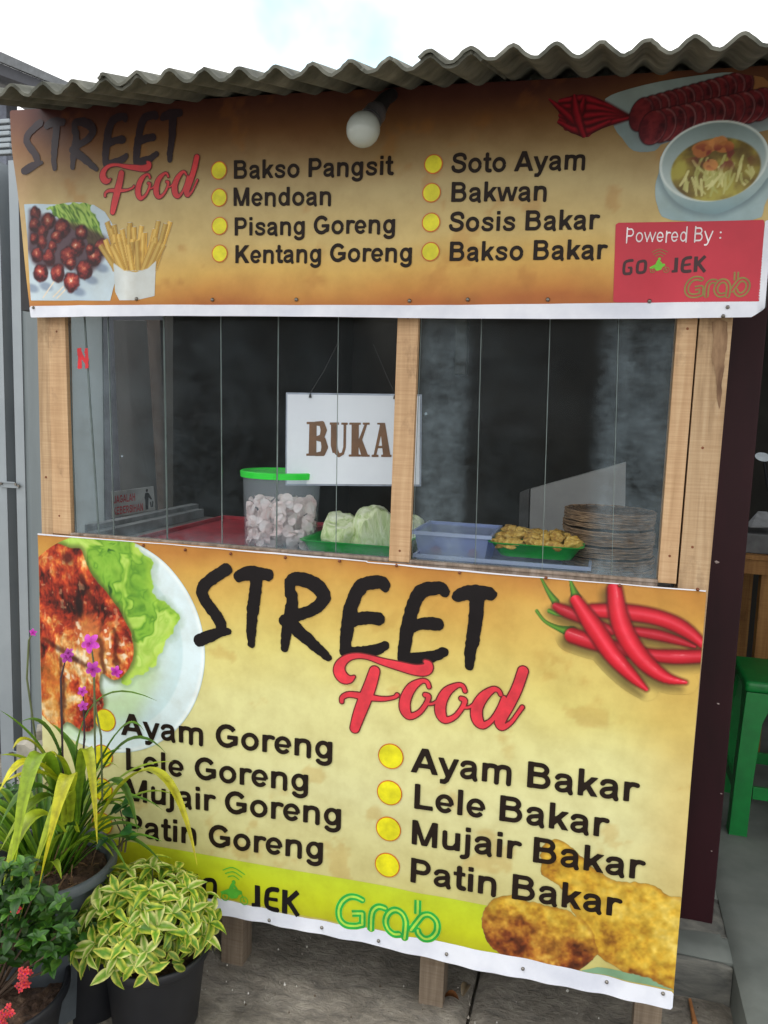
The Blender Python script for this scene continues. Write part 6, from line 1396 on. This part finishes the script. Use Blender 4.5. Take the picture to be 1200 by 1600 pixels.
# ---- dark leaved shrub with red flowers
IQ = at(-15, 1540, -.35); IC = Vector((IQ[0]+.02, -.350, 0))
ixo = thing('potted_shrub', 'dark green small leaved shrub with red flower clusters in a low black pot, bottom left', 'potted plant', tuple(IC))
pot(ixo, (IC.x-.02, IC.y, .0), .150, IQ[2], M['pot'], .006, .78)
def dl(L_, w_, dr, ci, co_, s): return vleaf(L_, w_, dr, ci, co_, s)
DT = [dl(.030, .0085, .3, (46, 90, 28), (60, 106, 32), 1), dl(.034, .0095, .5, (38, 76, 26), (50, 92, 30), 2), dl(.028, .008, .2, (66, 112, 34), (84, 128, 40), 3)]
LD = [mesh_col('leaf', *t_, LM) for t_ in DT]
pts_ = []; tries = 0
while len(pts_) < 58 and tries < 8000:
    tries += 1; px, py = rr.uniform(-15, 105), rr.uniform(1345, 1520); Yd = rr.uniform(-.44, -.33)
    if py < 1400 and px > 55: continue
    if px > 85 and py > 1490: continue
    if px < 30 and py > 1500: continue
    c = Vector(at(px, py, Yd))
    if all((c-d).length > .027 for d in pts_): pts_.append(c)
for c in pts_: rosette(c, Vector((rr.uniform(-.4, .6), -.5+rr.uniform(-.3, .3), 1)), 5, rr.uniform(.72, 1.0), LD, ixo, IC)
def fix_(rr):
    px, py = rr.uniform(-30, 100), rr.uniform(1355, 1505)
    if py < 1400 and px > 50: px -= 55
    c = Vector(at(px, py, rr.uniform(-.42, -.30))); return c, Vector((rr.uniform(-.6, .6), -.4, 1))
v_, f_, c_2 = scatter(520, fix_, DT, 15, .6, 1.2); o = link('inner_leaves', mesh_col('inner_leaves', v_, f_, c_2, LM, IC), None, ixo); o['kind'] = 'stuff'
st2 = MB()
for c in pts_[::2]: st2.tube([(IC.x-.02, IC.y, .13), (Vector((IC.x-.02, IC.y, .13))+c)/2+Vector((0, 0, .01)), c], [.003, .0022, .0014], 5)
st2.build('branches', mat_plain('brown_stem', (76, 60, 46), .8), ixo).__setitem__('kind', 'stuff')
for i, (x, y, n_, R_) in enumerate(((37, 1520, 12, .014), (36, 1541, 9, .012), (25, 1420, 7, .009), (12, 1582, 10, .013), (2, 1592, 9, .012))):
    c0_ = Vector(at(x, y, -.43 if y < 1560 else -.42)); r4 = random.Random(i)
    for k in range(n_):
        o_ = Vector((r4.gauss(0, 1), r4.gauss(0, .5), r4.gauss(0, 1))); o_ = o_.normalized()*R_*r4.random()**.5
        flower(c0_+o_, .0062, i*40+k, 'flower', Vector((.2, -1, .6)), (196, 40, 44), (226, 76, 74), 4, ixo, IC)
# ---- darker plant standing behind the pots and ferny plant at the far left
def shrub(nm, label, boxpx, Yr_, n, tmpl, seed, grp=None, stem=True):
    c = at((boxpx[0]+boxpx[2])/2, boxpx[3], sum(Yr_)/2); root = thing(nm, label, 'plant', (c[0], c[1], 0)); off = Vector((c[0], c[1], 0))
    def fn(rr):
        return Vector(at(rr.uniform(boxpx[0], boxpx[2]), rr.uniform(boxpx[1], boxpx[3]), rr.uniform(*Yr_))), Vector((rr.uniform(-.6, .6), -.5, 1))
    v_, f_, c_2 = scatter(n, fn, tmpl, seed, .6, 1.3); o = link('foliage', mesh_col('foliage', v_, f_, c_2, LM, off), None, root); o['kind'] = 'stuff'
    mb = MB(); r5 = random.Random(seed); zb5 = c[2]-.03
    for k in range(5):
        q = Vector(at(r5.uniform(boxpx[0], boxpx[2]), r5.uniform(boxpx[1], boxpx[3]), r5.uniform(*Yr_))); b5 = Vector((c[0]+r5.uniform(-.02, .02), c[1], max(0, zb5))); mb.tube([b5, (q+b5)/2+Vector((.01, 0, .01)), q], [.0022, .0018, .0012], 5)
    mb.build('stems', mat_plain('stem_brown', (70, 62, 44), .8), root).__setitem__('kind', 'stuff')
GT = [dl(.026, .0060, .3, (40, 76, 34), (54, 92, 38), 1), dl(.030, .0066, .5, (52, 96, 40), (70, 116, 44), 2)]
shrub('small_shrub', 'dark small leaved shrub at the left edge behind the orchid pot', (-60, 1225, 75, 1370), (-.12, .06), 420, GT, 31)
RT = [dl(.034, .013, .3, (40, 100, 44), (54, 116, 50), 1)]
shrub('seedling', 'thin seedling with oval leaves beside the rim of the orchid pot', (168, 1260, 205, 1310), (-.20, -.12), 8, RT, 37)
shrub('low_shrub', 'dark green leafy plant filling the gap between the three pots', (92, 1440, 145, 1488), (-.28, -.22), 70, DT, 39)
# dark empty pot behind, between the two front pots
bp = thing('flower_pot', 'black pot half hidden in shade between the bush and the red flowered shrub', 'pot', (.235, -.17, 0)); pot(bp, (.235, -.150, .0), .085, .20, M['pot'], .006, .8)

# ================================================================== SMALL THINGS ON THE GROUND
tk = mat_plain('twig_bark', (120, 108, 92), .9)
P = [Vector(atz(x, y, .006)) for x, y in ((60, 1612), (95, 1597), (125, 1578), (155, 1560))]
mb = MB(); mb.tube([p+Vector((0, 0, .004*(i % 2))) for i, p in enumerate(P)], [.006, .005, .005, .003], 8); o = mb.build('stick', tk, smooth=True); tagp(o, 'bent grey stick lying on the concrete left of the black pot', 'stick')
P = [Vector(atz(x, y, .008)) for x, y in ((1078, 1562), (1082, 1580), (1086, 1600))]
mb = MB(); mb.tube(P, [.004, .0045, .007], 8); o = mb.build('wood_splinter', mat_plain('orange_wood', (176, 118, 70), .7), smooth=True); tagp(o, 'short orange brown wood splinter on the ground below the step', 'wood splinter')
for i, (x, y, lab, cl_) in enumerate(((705, 1562, 'curled brown dead leaf beside the right leg of the stall', (122, 78, 44)), (728, 1548, 'pale dry leaf scrap just right of the stall leg', (150, 132, 104)), (1068, 1512, 'small dark dead leaf under the corner of the banner', (84, 66, 48)))):
    c = Vector(atz(x, y, .006)); an = i*1.3; d = Vector((math.cos(an), math.sin(an), .12)); pts = [c+d*.038*(t-.5)+Vector((0, 0, .012*math.sin(t*3.1))) for t in [k/6 for k in range(7)]]
    vs, fs, cc_ = strip_mesh('leaf', pts, lambda t: .011*math.sin(math.pi*min(1, .05+.95*t)), lambda t, q: np.array(cl_)*(.8+.3*abs(q)), 2, .5); o = link('dead_leaf', mesh_col('dead_leaf', vs, fs, cc_, LM), None); tagp(o, lab, 'dead leaf')
mb = MB(); r6 = random.Random(77)
for i in range(420):
    x, y = r6.uniform(-.3, 1.6), r6.uniform(-.6, .35); s = r6.uniform(.0012, .004)*(1 if r6.random() < .93 else 1.9); 
    vs = [(x+s*math.cos(k*1.57+i)*r6.uniform(.6, 1.3), y+s*math.sin(k*1.57+i)*r6.uniform(.6, 1.3), .0) for k in range(4)]; mb.add([(a, b, -.003) for a, b, c in vs]+[(x, y, .0035+s*.4)], [(0, 1, 4), (1, 2, 4), (2, 3, 4), (3, 0, 4)], i % 3)
o = mb.build('gravel', None, None, mats=[mat_plain('white_chip', (214, 212, 204), .8), mat_plain('grey_chip', (140, 134, 124), .9), mat_plain('brown_chip', (84, 72, 58), .9)]); tagp(o, 'scattered tiny chips and grit on the concrete', 'gravel', kind='stuff')
